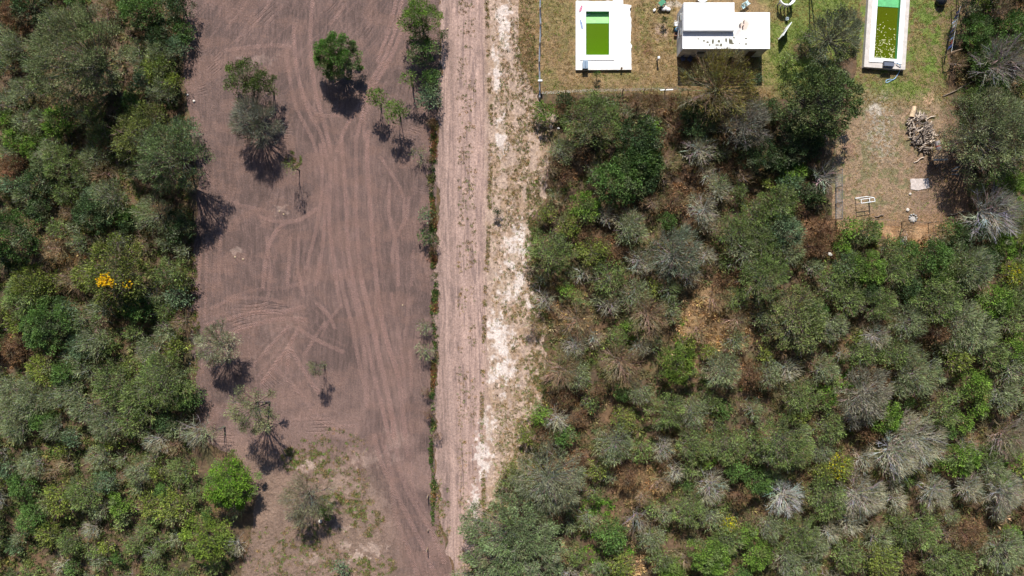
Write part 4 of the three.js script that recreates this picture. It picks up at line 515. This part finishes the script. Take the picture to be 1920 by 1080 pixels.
{
  const o = W(1130, 68), m = (px, py) => [(px - 1130) / 16, (py - 68) / 16];
  const r = rngOf(61), deck = []; for (const [x, y] of rough([[1079, 4], [1110, 2], [1140, 4], [1151, 4]], 0.7, 3).slice(0, -14)) deck.push(m(x, y));
  const right = []; for (let y = 12; y <= 126; y += 3) right.push([1181.5 + (fbm(3, y * 0.16, 3) - 0.5) * 5 + y * 0.012, y]);
  const pts = [m(1079, 4), ...[...Array(22).keys()].map(i => m(1082 + i * 3.1, 3.6 + (vn(i * 0.6, 4) - 0.5) * 2)), m(1152.5, 0), m(1152.5, -14), m(1167, -14), m(1168, 10), m(1176, 10.5), ...right.map(q => m(...q)), m(1183.5, 132), m(1079, 132.5)];
  poolA = pool('swimming_pool', 'green swimming pool in a wide white ragged-edged deck on the lawn', [o.x, 0.0, o.z], 0, pts, 0.3, [...m(1087, 13), ...m(1151, 114.5)], [...m(1098, 23.5), ...m(1141.5, 105)], m(0, 43.2)[1], { deck: mPave, basin: mMint, ledge: new THREE.MeshStandardMaterial({ map: noisyMap([150, 214, 128], 0.1, 8), roughness: 0.6 }) }, S(108, 146, 6), 0.5);
  const q = W(1659, 60), n = (px, py) => [(px - 1659) / 16, (py - 60) / 16];
  poolB = pool('swimming_pool', 'narrow olive-brown pool with floating leaves in the right-hand yard', [q.x, 0, q.z], -0.066, [n(1620, -40), n(1697, -40), n(1697, 131), n(1620, 131)], 0.55, [...n(1628, -30), ...n(1689, 121)], [...n(1637, -18), ...n(1680, 113)], n(0, 14)[1], { deck: new THREE.MeshStandardMaterial({ map: noisyMap([196, 186, 176], 0.08, 12), roughness: 0.9 }), basin: mMint2, ledge: mMint2 }, S(104, 116, 12), 0.45);
  // leaves drifting on the narrow pool
  const r2 = rngOf(77), lg = new THREE.PlaneGeometry(0.11, 0.06).rotateX(-Math.PI / 2), lm = std(S(196, 190, 140), 0.8); lm.side = THREE.DoubleSide; const N = 130, im = new THREE.InstancedMesh(lg, lm, N), M = new THREE.Matrix4(); im.name = 'floating_leaves';
  for (let i = 0; i < N; i++) { const v = Math.pow(r2(), 0.4), p2 = n(1639 + 39 * r2(), 22 + v * 89), sc = 0.5 + r2(); M.makeRotationY(r2() * 6.28).scale(V(sc, 1, sc)).setPosition(p2[0], poolB.wl + 0.012 + 0.004 * r2(), p2[1]); im.setMatrixAt(i, M); }
  im.castShadow = im.receiveShadow = true; poolB.g.add(im); im.userData.kind = 'stuff';
}
{ // pump cover on the white deck
  const g = thing('pump_cover', 'grey arched plastic cover on the white pool deck', 'cover', at(1097, 123, 0.3)); g.position.y = 0.301; const s = new THREE.Shape(); s.moveTo(-0.33, -0.5); s.lineTo(0.33, -0.5); s.lineTo(0.33, 0.28); s.quadraticCurveTo(0.33, 0.52, 0, 0.52); s.quadraticCurveTo(-0.33, 0.52, -0.33, 0.28); s.closePath();
  part('shell', new THREE.ExtrudeGeometry(s, { depth: 0.4, bevelEnabled: true, bevelSize: 0.05, bevelThickness: 0.05, bevelSegments: 2 }).rotateX(-Math.PI / 2).scale(0.87, 1, 0.9), std(S(128, 144, 158), 0.5), g); part('ridge', rbox(0.16, 0.05, 0.7, 0.02, 0, 0.46, 0.0), std(S(104, 120, 138), 0.5), g); part('front_panel', box(0.5, 0.34, 0.02, 0, 0.22, 0.51), mDark, g);
  const cloth = (name, px, py, w, d, col, label, turn) => { const pg = new THREE.PlaneGeometry(w, d, 10, 16).rotateX(-Math.PI / 2), p = pg.attributes.position; for (let i = 0; i < p.count; i++) p.setXYZ(i, p.getX(i) * (1 - 0.5 * Math.abs(p.getZ(i) / d)), 0.03 + 0.1 * fbm(p.getX(i) * 6 + px, p.getZ(i) * 6, 2), p.getZ(i)); pg.computeVertexNormals(); const q = at(px, py, 0.3); q[1] = 0.305; single(name, pg, std(col, 0.9, { side: THREE.DoubleSide }), label, 'towel', q, [0, turn, 0]); };
  cloth('towel', 1089, 16.5, 0.3, 0.7, S(196, 120, 140), 'pink crumpled towel on the white pool deck', -0.3); cloth('towel', 1090, 46, 0.26, 1.1, S(140, 152, 180), 'pale blue crumpled towel on the white pool deck', 0.2);
  const pot = thing('flower_pot', 'small ochre pot at the white deck\'s lower right corner', 'pot', at(1165, 129, 0.3)); pot.position.y = 0.301; part('bowl', new THREE.LatheGeometry([[0.08, 0], [0.13, 0.2], [0.14, 0.22], [0.12, 0.22], [0.07, 0.03]].map(q => new THREE.Vector2(...q)), 12), std(S(150, 118, 60), 0.9), pot); part('soil', new THREE.CircleGeometry(0.12, 12).rotateX(-Math.PI / 2), std(S(70, 56, 40)), pot, [0, 0.18, 0]);
  const fl = thing('pool_float', 'pale foam float on the shallow end of the white-decked pool', 'float', at(1103, 27, 0)); fl.position.y = poolA.wl + 0.04; part('pad', rbox(0.5, 0.07, 0.2, 0.03, 0, 0.035, 0), std(S(210, 216, 210), 0.7), fl, [0, 0, 0], [0, 0.25, 0]); part('strap', rbox(0.06, 0.08, 0.21, 0.01, 0.1, 0.04, 0), std(S(120, 150, 130), 0.7), fl, [0, 0, 0], [0, 0.25, 0]);
}
{ // skimmer box and hose of the narrow pool
  const g = thing('skimmer_box', 'dark grey filter box with a white lid at the narrow pool\'s end', 'filter', at(1664, 121, 0.58), -0.066); g.position.y = 0.561; part('body', rbox(1.15, 0.4, 0.65, 0.03, 0, 0.25, 0), std(S(92, 98, 112), 0.6), g); part('lid', rbox(1.25, 0.06, 0.3, 0.02, 0, 0.51, -0.36), mWhitePaint, g); part('foot', box(0.9, 0.05, 0.4, 0, 0.028, 0), mDark, g);
  const c = new THREE.CatmullRomCurve3([[1675, 122, 0.75], [1681, 126, 0.72], [1683.5, 134, 0.35], [1682, 141, 0.05], [1676, 149, 0.04], [1668, 152.5, 0.04], [1661.5, 155.5, 0.04], [1661, 151.5, 0.04], [1667, 149, 0.06], [1673, 150, 0.1], [1679, 146, 0.07]].map(q => W(q[0], q[1]).setY(q[2])));
  single('pool_hose', new THREE.TubeGeometry(c, 80, 0.045, 8), std(S(148, 184, 214), 0.45), 'pale blue looped pool hose on the grass below the narrow pool', 'hose');
}
// ---------------------------------------------------------------- things round the house
{
  const arc = (a0, a1) => { const s = new THREE.Shape(); s.absarc(0, 0, 0.95, a0, a1, false); s.absarc(0, 0, 0.68, a1, a0, true); s.closePath(); return new THREE.ExtrudeGeometry(s, { depth: 0.07, bevelEnabled: true, bevelSize: 0.012, bevelThickness: 0.012, bevelSegments: 1, curveSegments: 20 }).rotateX(-Math.PI / 2); };
  const o = W(1469, 3); for (const [a0, a1, l] of [[3.5, 4.95, 'left of two curved white benches at the top edge of the lawn'], [5.15, 6.6, 'right of two curved white benches at the top edge of the lawn']]) { const g = thing('curved_bench', l, 'bench', [o.x, 0, o.z]); part('seat', arc(a0, a1), mWhitePaint, g, [0, 0.9, 0]); for (const f of [0.12, 0.5, 0.88]) { const a = lerp(a0, a1, f); part('leg', box(0.14, 0.89, 0.14), mConc, g, [Math.cos(a) * 0.815, 0.445, -Math.sin(a) * 0.815], [0, a, 0]); } part('backrest', (() => { const s = new THREE.Shape(); s.absarc(0, 0, 0.95, a0, a1, false); s.absarc(0, 0, 0.9, a1, a0, true); s.closePath(); return new THREE.ExtrudeGeometry(s, { depth: 0.3, bevelEnabled: false, curveSegments: 20 }).rotateX(-Math.PI / 2); })(), mWhitePaint, g, [0, 0.985, 0]); }
  const a = W(1484, 42), b = W(1468, 67), mid = V().addVectors(a, b).multiplyScalar(0.5), L = a.distanceTo(b), g = thing('panel_board', 'tall white board standing on edge on the grass beside the house', 'board', [mid.x * 0.982, 0, mid.z * 0.982], -Math.atan2(b.z - a.z, b.x - a.x)); part('sheet', rbox(L, 1.5, 0.07, 0.02, 0, 0.78, 0), mWhitePaint, g); for (const s of [-1, 1]) part('foot', box(0.08, 0.06, 0.5, s * L * 0.4, 0.03, 0), mWood, g); part('brace', box(0.05, 1.2, 0.04, 0, 0.6, 0.06), mWood, g);
  const bk = thing('bucket', 'small white bucket beside the leaning white board', 'bucket', at(1474, 37), 0.4); part('pail', new THREE.LatheGeometry([[0, 0.02], [0.14, 0], [0.19, 0.34], [0.2, 0.36], [0.18, 0.36], [0.13, 0.03], [0, 0.04]].map(q => new THREE.Vector2(...q)), 16), std(S(214, 222, 226), 0.5), bk); part('handle', new THREE.TorusGeometry(0.19, 0.012, 5, 16, Math.PI), mMetal, bk, [0, 0.34, 0], [0.5, 0, 0]);
  const ln = thing('garden_tap', 'white tap post with a thin shadow on the lawn between pool and house', 'tap', at(1232, 113)); part('post', rbox(0.16, 0.95, 0.16, 0.02, 0, 0.475, 0), mWhitePaint, ln); part('cap', rbox(0.26, 0.06, 0.26, 0.02, 0, 0.98, 0), mWhitePaint, ln); part('spout', new THREE.CylinderGeometry(0.025, 0.025, 0.16, 8), mMetal, ln, [0, 0.75, 0.14], [1.4, 0, 0]);
  plasticChair(at(1392, 15), 0.6, S(186, 214, 214), 'pale turquoise plastic chair, lower one above the house roof'); plasticChair(at(1399, 9), 2.2, S(190, 216, 218), 'pale turquoise plastic chair, upper one above the house roof');
  const wb = thing('wheelbarrow', 'green wheelbarrow left of the white house', 'wheelbarrow', at(1239, 9), 0.7); { const s = new THREE.CylinderGeometry(0.45, 0.28, 0.35, 4, 1).rotateY(Math.PI / 4).scale(1.2, 1, 0.85); part('tray', s, std(S(46, 124, 84), 0.5), wb, [0, 0.5, 0]); part('wheel', new THREE.TorusGeometry(0.16, 0.05, 6, 14), mDark, wb, [0.62, 0.21, 0]); for (const k of [-1, 1]) { part('handle', box(1.5, 0.04, 0.04), mWood, wb, [-0.2, 0.36, k * 0.22], [0, k * 0.12, 0.06]); part('leg', box(0.04, 0.36, 0.04, -0.35, 0.18, k * 0.24), mMetal, wb); } }
  const sackG = s => { const gg = new THREE.SphereGeometry(0.32, 14, 10), p = gg.attributes.position; for (let i = 0; i < p.count; i++) { const k = 0.85 + 0.35 * fbm(p.getX(i) * 4 + s, p.getZ(i) * 4 + p.getY(i) * 3, 2); p.setXYZ(i, p.getX(i) * k * 1.15, Math.max(-0.17, p.getY(i) * 0.62 * k), p.getZ(i) * k * 0.85); } gg.computeVertexNormals(); return gg.translate(0, 0.17, 0); };
  const mSack = std(S(222, 216, 208), 0.85); for (const [x, y, s, l] of [[1245, 17.5, 1, 'left of two white sacks below the green wheelbarrow'], [1252, 19, 0.9, 'right of two white sacks below the green wheelbarrow'], [1226.5, 20, 0.6, 'small white sack alone left of the wheelbarrow'], [1555, 477, 0.8, 'white bag lying in the brush below the mesh fence'], [1047, 241, 0.4, 'scrap of pale plastic below the lime bush at the fence corner'], [1082, 423, 0.3, 'white scrap of litter in the brush beside the bare-branched bush'], [1398, 598, 0.3, 'white scrap of litter right of the dry grass clearing'], [357, 682, 0.22, 'white scrap of litter at the field\'s left edge below the pale tree']]) { const m = single(s < 0.5 ? 'litter_scrap' : 'sack', sackG(s * 9), mSack, l, s < 0.5 ? 'litter' : 'sack', at(x, y), [0, s * 7, 0]); m.scale.setScalar(s); m.position.y = 0.012; }
  const pg = thing('barrel', 'blue plastic barrel beside the left wall of the house', 'barrel', at(1267.5, 58)); part('drum', new THREE.LatheGeometry([[0, 0], [0.2, 0], [0.24, 0.08], [0.25, 0.3], [0.24, 0.55], [0.2, 0.62], [0, 0.62]].map(q => new THREE.Vector2(...q)), 16), std(S(46, 110, 140), 0.45), pg); part('lid', new THREE.CylinderGeometry(0.16, 0.16, 0.03, 14), std(S(60, 66, 70), 0.6), pg, [0, 0.64, 0]);
  const tp = thing('flower_pot', 'terracotta pot with dark soil beside the left house wall', 'pot', at(1266, 66)); part('bowl', new THREE.LatheGeometry([[0.12, 0], [0.2, 0.32], [0.22, 0.34], [0.18, 0.34], [0.1, 0.05]].map(q => new THREE.Vector2(...q)), 14), std(S(170, 120, 92), 0.9), tp); part('soil', new THREE.CircleGeometry(0.175, 14).rotateX(-Math.PI / 2), std(S(50, 42, 34)), tp, [0, 0.28, 0]);
  const tb = thing('garden_table', 'round white table cut by the top edge above the house', 'table', at(1314, -3)); part('top', new THREE.CylinderGeometry(0.75, 0.75, 0.05, 28), mWhitePaint, tb, [0, 0.72, 0]); part('stem', new THREE.CylinderGeometry(0.06, 0.09, 0.68, 10), mWhitePaint, tb, [0, 0.35, 0]); part('base', new THREE.CylinderGeometry(0.32, 0.34, 0.04, 18), mWhitePaint, tb, [0, 0.03, 0]);
}
// ---------------------------------------------------------------- fences
const postG = new THREE.CylinderGeometry(0.05, 0.06, 1, 7).translate(0, 0.5, 0);
function wireFence(label, pts, h, o = {}) {
  const a = W(...pts[0]), g = thing('wire_fence', label, 'fence', [a.x, 0, a.z]); const P = pts.map(q => V().subVectors(W(...q), a));
  P.forEach((p, i) => { const m = part('post', postG, o.post || mConc, g, [p.x, 0, p.z]); m.scale.set(o.thick || 1, h, o.thick || 1); });
  for (let i = 0; i < P.length - 1; i++) for (const y of [0.3, 0.62, 0.94]) { const d = V().subVectors(P[i + 1], P[i]), L = d.length(), m = part('wire', new THREE.CylinderGeometry(0.007, 0.007, L, 3).rotateZ(Math.PI / 2), mMetal, g, [(P[i].x + P[i + 1].x) / 2, y * h, (P[i].z + P[i + 1].z) / 2], [0, -Math.atan2(d.z, d.x), 0]); }
  if (o.kerb) for (let i = 0; i < P.length - 1; i++) { const d = V().subVectors(P[i + 1], P[i]), L = d.length(); part('kerb', rbox(L - 0.02, 0.3, 0.17, 0.02, 0, 0.15, 0), o.kerb, g, [(P[i].x + P[i + 1].x) / 2, 0, (P[i].z + P[i + 1].z) / 2], [0, -Math.atan2(d.z, d.x), 0]); }
  return g;
}
const mKerb = new THREE.MeshStandardMaterial({ map: noisyMap([126, 128, 134], 0.3, 8), roughness: 0.9 });
wireFence('narrow grey fence on a kerb along the lawn\'s left side', [[1013, -60], [1013, -20], [1012.5, 20], [1013.5, 50], [1012, 85], [1011, 120], [1012, 156], [1011.5, 186]], 1.1, { kerb: mKerb, thick: 1.3 });
wireFence('post and wire fence along the lawn\'s lower side', [[1014, 178], [1060, 175], [1114, 173], [1167, 172], [1207, 171], [1246, 170], [1290, 172]], 1.2, { post: mWood });
wireFence('post and wire fence along the bottom of the right-hand yard', [[1566, 412], [1600, 414], [1641, 412], [1690, 416], [1740, 418], [1790, 412]], 1.1, { post: mWood });
{ const g = thing('meter_box', 'small white box on the lower end of the grey kerb fence', 'box', at(1012, 158)); part('case', rbox(0.5, 0.36, 0.2, 0.03, 0, 1.3, 0), mWhitePaint, g); part('pole', box(0.1, 1.12, 0.1, 0, 0.56, 0), mConc, g); part('door', box(0.4, 0.28, 0.02, 0, 1.3, 0.11), mMetal, g);
  single('plank', rbox(1.5, 0.04, 0.14, 0.01), mWhitePaint, 'white plank lying along the lawn\'s lower fence', 'plank', [...at(1250, 168.5).slice(0, 1), 0.035, at(1250, 168.5)[2]], [0, 0.04, 0]);
  // grey mesh screen
  const s = W(1566, 322), e = W(1567, 412), L = e.z - s.z, f = thing('mesh_screen', 'grey see-through mesh screen along the right-hand yard\'s left edge', 'screen', [s.x, 0, s.z]);
  { const gs = []; for (let y = 0.1; y <= 1.75; y += 0.11) gs.push(new THREE.CylinderGeometry(0.007, 0.007, L, 3).rotateX(Math.PI / 2).translate(0, y, L / 2)); for (let z = 0.05; z < L; z += 0.11) gs.push(new THREE.CylinderGeometry(0.007, 0.007, 1.65, 3).translate(0.004, 0.925, z)); part('mesh', mergeGeometries(gs), std(S(196, 200, 200), 0.5), f); }
  for (let i = 0; i <= 3; i++) part('post', postG, mMetal, f, [0, 0, L * i / 3]).scale.set(0.8, 1.85, 0.8); part('rail', new THREE.CylinderGeometry(0.025, 0.025, L, 6).rotateX(Math.PI / 2), mMetal, f, [0, 1.8, L / 2]);
  for (const [x, y, l] of [[803, 928, 'lone dark fence post with a strip of shadow near the road\'s lower end'], [802, 1027, 'leaning lone fence post at the bottom of the field'], [803, 993, 'short pale fence post between the two lone posts']]) { const q = thing('fence_post', l, 'post', at(x, y)); const h = y === 993 ? 0.35 : 1.15; part('stake', postG, mWood, q).scale.set(1.2, h, 1.2); part('wire_staple', new THREE.TorusGeometry(0.075, 0.01, 4, 10).rotateX(Math.PI / 2), mMetal, q, [0, h * 0.8, 0]); }
}
// ---------------------------------------------------------------- the right-hand yard
{
  // clothes line
  const a = W(1783, 22), b = W(1766, 108), g = thing('clothes_line', 'clothes line on two posts along the right side of the yard', 'clothes line', [a.x, 0, a.z]), e = V().subVectors(b, a);
  for (const p of [V(0, 0, 0), e]) part('post', postG, mWood, g, [p.x, 0, p.z]).scale.set(1.1, 1.8, 1.1);
  part('cord', new THREE.TubeGeometry(new THREE.QuadraticBezierCurve3(V(0, 1.75, 0), V(e.x / 2, 1.5, e.z / 2), V(e.x, 1.75, e.z)), 16, 0.012, 4), mWhitePaint, g);
  part('crossbar', new THREE.CylinderGeometry(0.045, 0.045, 1.3, 6).rotateZ(Math.PI / 2), mWood, g, [e.x + 0.55, 1.72, e.z - 0.2], [0, 0.3, 0]);
  part('post', postG, mWood, g, [e.x + 1.15, 0, e.z - 0.38]).scale.set(1, 1.8, 1);
  const cols = [[34, 40, 92, 'navy shirt, first from the top of the clothes line'], [40, 44, 86, 'navy shirt, second from the top of the clothes line'], [226, 226, 230, 'white towel hanging above the middle of the clothes line'], [222, 224, 228, 'white shirt hanging at the middle of the clothes line'], [52, 70, 120, 'blue shirt next below the white shirt on the clothes line'], [30, 34, 48, 'black trousers on the clothes line below the blue shirt'], [96, 120, 160, 'pale blue shirt low on the clothes line'], [150, 60, 66, 'small red garment low on the clothes line'], [56, 76, 140, 'blue garment, lowest on the clothes line']];
  const ang = Math.atan2(e.x, e.z); cols.forEach(([r, gg, bb, l], i) => { const f = 0.1 + i * 0.092, y = 1.75 - 1.0 * f * (1 - f) + 0.0, hgt = i === 7 ? 0.35 : 0.6 + 0.15 * ((i * 7) % 3); const pg = new THREE.PlaneGeometry(0.5, hgt, 8, 6), p = pg.attributes.position; for (let k = 0; k < p.count; k++) p.setZ(k, 0.12 * (fbm(p.getX(k) * 5 + i * 3, p.getY(k) * 2, 2) - 0.5) + 0.1 * (hgt / 2 - p.getY(k))); pg.computeVertexNormals(); const m = single('garment', pg, std(S(r, gg, bb), 0.9, { side: THREE.DoubleSide }), l, 'clothing', [a.x + e.x * f, y - hgt / 2 - 0.02, a.z + e.z * f], [0, ang + Math.PI / 2 - 0.25, 0], 'washing on the line'); });
  // black bin at the top
  const bn = thing('rubbish_bag', 'black rubbish bag at the top of the right-hand yard', 'bag', at(1761, 5)); { const gg = new THREE.SphereGeometry(0.6, 16, 12), p = gg.attributes.position; for (let i = 0; i < p.count; i++) { const k = 0.8 + 0.4 * fbm(p.getX(i) * 3, p.getZ(i) * 3 + p.getY(i) * 2, 2); p.setXYZ(i, p.getX(i) * k, Math.max(-0.38, p.getY(i) * k * 0.9), p.getZ(i) * k); } gg.computeVertexNormals(); part('body', gg, std(S(30, 32, 36), 0.35), bn, [0, 0.38, 0]); part('knot', new THREE.ConeGeometry(0.12, 0.2, 8), std(S(30, 32, 36), 0.35), bn, [0, 0.92, 0]); }
  // white tube frame
  const w = W(1617, 382), fr = thing('goal_frame', 'white tubular metal frame standing on the right-hand yard', 'frame', [w.x, 0, w.z], 0.14), tb = (x0, y0, z0, x1, y1, z1) => { const A = V(x0, y0, z0), B = V(x1, y1, z1); return new THREE.TubeGeometry(new THREE.LineCurve3(A, B), 1, 0.04, 6); };
  part('crossbar', tb(-0.8, 1.3, 0, 0.8, 1.3, 0), mWhitePaint, fr); for (const s of [-0.8, 0.8]) { part('upright', tb(s, 0, 0, s, 1.3, 0), mWhitePaint, fr); part('side_bar', tb(s, 1.3, 0, s * 0.95, 1.28, -0.45), mWhitePaint, fr); part('rear_leg', tb(s * 0.95, 1.28, -0.45, s * 0.95, 0, -0.75), mWhitePaint, fr); } part('rear_bar', tb(-0.76, 1.28, -0.45, 0.76, 1.28, -0.45), mWhitePaint, fr); part('ground_bar', tb(-0.76, 0.05, -0.75, 0.76, 0.05, -0.75), mWhitePaint, fr); part('middle_bar', tb(0.2, 1.3, 0, 0.2, 1.28, -0.45), mWhitePaint, fr);
  // concrete slab
  const sl = new THREE.Shape(rough([[1707, 336], [1740, 334], [1742, 352], [1720, 356], [1706, 354]], 2, 3).map(q => { const v = W(...q), c = W(1724, 345); return new THREE.Vector2(v.x - c.x, -(v.z - c.z)); })); single('concrete_slab', new THREE.ExtrudeGeometry(sl, { depth: 0.06, bevelEnabled: false }).rotateX(-Math.PI / 2), new THREE.MeshStandardMaterial({ map: noisyMap([186, 172, 162], 0.15, 6), roughness: 0.95 }), 'broken pale concrete slab half in tree shade on the yard', 'slab', [W(1724, 345).x, 0.017, W(1724, 345).z]);
  // firewood: every log lies on the heap by itself
  const barkM = [[150, 134, 120], [112, 98, 86], [184, 166, 146], [92, 82, 74]].map(c => new THREE.MeshStandardMaterial({ map: noisyMap(c, 0.3, 8, 64), roughness: 0.95 })), r = rngOf(88), logG = [0, 1, 2].map(k => { const q = rngOf(900 + k), gg = new THREE.CylinderGeometry(0.065, 0.05, 0.9, 7, 4).rotateZ(Math.PI / 2), p = gg.attributes.position; for (let i = 0; i < p.count; i++) { const x = p.getX(i); p.setY(i, p.getY(i) * (0.9 + 0.25 * vn(x * 3 + k * 9, 2)) + 0.05 * Math.sin(x * 3 + k)); p.setZ(i, p.getZ(i) * (0.9 + 0.25 * vn(x * 3 + k * 5, 7)) + 0.05 * Math.cos(x * 2.4 + k)); } gg.computeVertexNormals(); return gg; });
  let n = 0; while (n < 170) { const u = r() * 2 - 1, v = r() * 2 - 1; if (u * u + v * v > 1) continue; const px = 1725 + u * 23 + v * 9, py = 249 + v * 36, hh = (1 - (u * u + v * v) * 0.8) * 0.75 * Math.sqrt(n / 170) + 0.09; const m = single('firewood_log', logG[n % 3], barkM[Math.floor(r() * 4)], 'short cut log lying in the firewood heap', 'log', [W(px, py).x, hh, W(px, py).z], [0, r() * 1.2 - 0.2 + (r() < 0.3 ? 1.2 : 0), (r() - 0.5) * 0.5], 'logs of the firewood heap'); m.scale.set(0.6 + 0.7 * r(), 0.7 + 0.6 * r(), 0.7 + 0.6 * r()); n++; }
  const big = new THREE.CylinderGeometry(0.3, 0.24, 1.3, 12, 3).rotateX(Math.PI / 2); single('log', big, new THREE.MeshStandardMaterial({ map: noisyMap([196, 168, 134], 0.2, 6), roughness: 0.9 }), 'thick peeled log at the upper end of the firewood heap', 'log', [W(1709, 211).x, 0.3, W(1709, 211).z], [0, -0.25, 0]);
  for (const [x, y, L, t, l] of [[1740, 222, 1.6, 0.3, 'long thin log sticking out right of the firewood heap'], [1800, 165, 4.6, 0.45, 'long fallen bough across the ground right of the clothes line'], [1795, 400, 2.6, 0.2, 'fallen pole at the right-hand yard\'s lower right'], [1648, 405, 1.0, 0.2, 'short stick lying at the yard\'s bottom fence'], [1722, 300, 1.3, 0.5, 'dark branch in front of the metal drum']]) { const p = [V(-L / 2, 0, 0), V(-L / 6, 0.06, 0.05), V(L / 6, 0.05, -0.06), V(L / 2, 0.1, 0.02)], gg = new THREE.TubeGeometry(new THREE.CatmullRomCurve3(p), 12, 0.06, 6); single('branch', gg, barkM[(x + y) % 4], l, 'branch', [W(x, y).x, 0.07, W(x, y).z], [0, t, 0]); }
  const dr = thing('metal_drum', 'rusty pale metal drum on legs below the firewood heap', 'drum', at(1745, 282), 0.25); part('barrel', new THREE.CylinderGeometry(0.3, 0.3, 1.0, 18).rotateX(Math.PI / 2), std(S(168, 156, 150), 0.5, { metalness: 0.3 }), dr, [0, 1.5, -0.3]); part('band', new THREE.CylinderGeometry(0.31, 0.31, 0.14, 18).rotateX(Math.PI / 2), std(S(150, 72, 56), 0.7), dr, [0, 1.5, -0.2]); for (const [x, z] of [[-0.25, -0.7], [0.25, -0.7], [-0.25, 0.1], [0.25, 0.1]]) part('leg', box(0.06, 1.3, 0.06, x, 0.65, z), mMetal, dr);
  const bt = thing('work_table', 'makeshift plank table casting a square shadow below the drum', 'table', at(1750, 300), 0.05); for (let i = 0; i < 4; i++) part('plank', rbox(1.7, 0.04, 0.19, 0.01, 0, 1.4, -0.4 + i * 0.21), i === 3 ? mMetal : mWood, bt); for (const [x, z] of [[-0.75, -0.35], [0.75, -0.35], [-0.75, 0.2], [0.75, 0.2]]) part('leg', box(0.07, 1.38, 0.07, x, 0.69, z), mWood, bt); part('rail', box(1.5, 0.06, 0.04, 0, 0.5, 0.2), mWood, bt); part('shelf', box(1.5, 0.03, 0.5, 0, 0.8, -0.08), mWood, bt);
  for (const [x, y, L, t, l] of [[1791, 315, 1.0, 0.35, 'upper of three pale metal strips in the shade right of the slab'], [1790, 320, 0.8, 0.1, 'middle of three pale metal strips in the shade right of the slab'], [1790, 327, 0.8, 0.0, 'lowest of three pale metal strips in the shade right of the slab']]) single('metal_strip', rbox(L, 0.04, 0.12, 0.01), mMetal, l, 'metal strip', [W(x, y).x, 0.04, W(x, y).z], [0, t, 0]);
  const st = thing('fire_ring', 'small stone fire ring near the yard\'s bottom fence', 'fire ring', at(1711, 409)); for (let i = 0; i < 9; i++) { const q = i / 9 * 6.28, gg = new THREE.DodecahedronGeometry(0.13, 0); part('stone', gg, mConc, st, [Math.cos(q) * 0.42, 0.1, Math.sin(q) * 0.42], [i, i * 2, i * 3]); } part('ash', new THREE.CylinderGeometry(0.32, 0.34, 0.04, 14), std(S(176, 168, 160), 1), st, [0, 0.02, 0.05]);
  const pl = thing('pallet', 'grey wooden pallet lying below the yard\'s bottom fence', 'pallet', at(1693, 451), 0.1); for (let i = 0; i < 5; i++) part('slat', rbox(0.09, 0.03, 0.95, 0.006, -0.34 + i * 0.17, 0.13, 0), new THREE.MeshStandardMaterial({ color: S(188, 180, 168), roughness: 0.9 }), pl); for (const z of [-0.4, 0, 0.4]) part('runner', box(0.8, 0.1, 0.08, 0, 0.06, z), mWood, pl);
  for (const [x, y, s, l] of [[1706, 364, 0.16, 'pale stone below the concrete slab'], [1701, 394, 0.2, 'pale stone left of the fire ring'], [441, 482, 0.1, 'pale clod in the field beside the left thicket'], [456, 486, 0.1, 'pale clod right of its twin in the middle left field'], [532, 402, 0.1, 'pale clod on the curved wheel mark in the field'], [524, 396, 0.08, 'small pale clod beside the curved wheel mark'], [755, 572, 0.09, 'pale clod in the field near the fence line'], [352, 178, 0.13, 'white stone at the field\'s upper left edge'], [364, 190, 0.16, 'white stone just below its twin at the field\'s left edge'], [839, 55, 0.12, 'white stone at the road\'s upper left edge'], [825, 102, 0.14, 'white stone beside the fence-line trees'], [601, 977, 0.24, 'pale stone at the foot of the wispy tree'], [1888, 455, 0.4, 'pale boulder near the right edge below the sprawling bare tree']]) { const gg = new THREE.IcosahedronGeometry(s, 1), p = gg.attributes.position; for (let i = 0; i < p.count; i++) { const k = 0.8 + 0.4 * vn(p.getX(i) * 20 + x, p.getZ(i) * 20 + p.getY(i) * 9); p.setXYZ(i, p.getX(i) * k, p.getY(i) * k * 0.7, p.getZ(i) * k); } gg.computeVertexNormals(); single('stone', gg, std(x < 900 && x > 430 && y < 600 ? S(190, 168, 132) : S(196, 186, 172), 0.95), l, 'stone', [W(x, y).x, s * 0.4, W(x, y).z]); }
}
// tall trees just beyond the top edge: only their trunks' shadows reach into the picture
for (const [x, y, R, H, l] of [[1517, -32, 2.2, 9.5, 'tall forked tree beyond the top edge, shading the grass by the white board'], [1793, -25, 1.6, 6.5, 'tall tree beyond the top edge right of the yard, left of its row'], [1838, -30, 1.6, 7.0, 'tall tree beyond the top edge right of the yard, middle of its row'], [1857, -42, 1.8, 7.5, 'tall tree beyond the top edge right of the yard, right of its row']]) {
  const t = makePlant('olive', R, H, x, 0.7, { lai: 1.2 }), w = W(x, y), g = thing('tall_tree', l, 'tree', [w.x, 0, w.z], 0, 'tall trees beyond the top edge'); part('trunk', t.wood, woodMat, g); part('crown', t.crown, leafMat('olive'), g);
}
renderer.render(scene, camera);
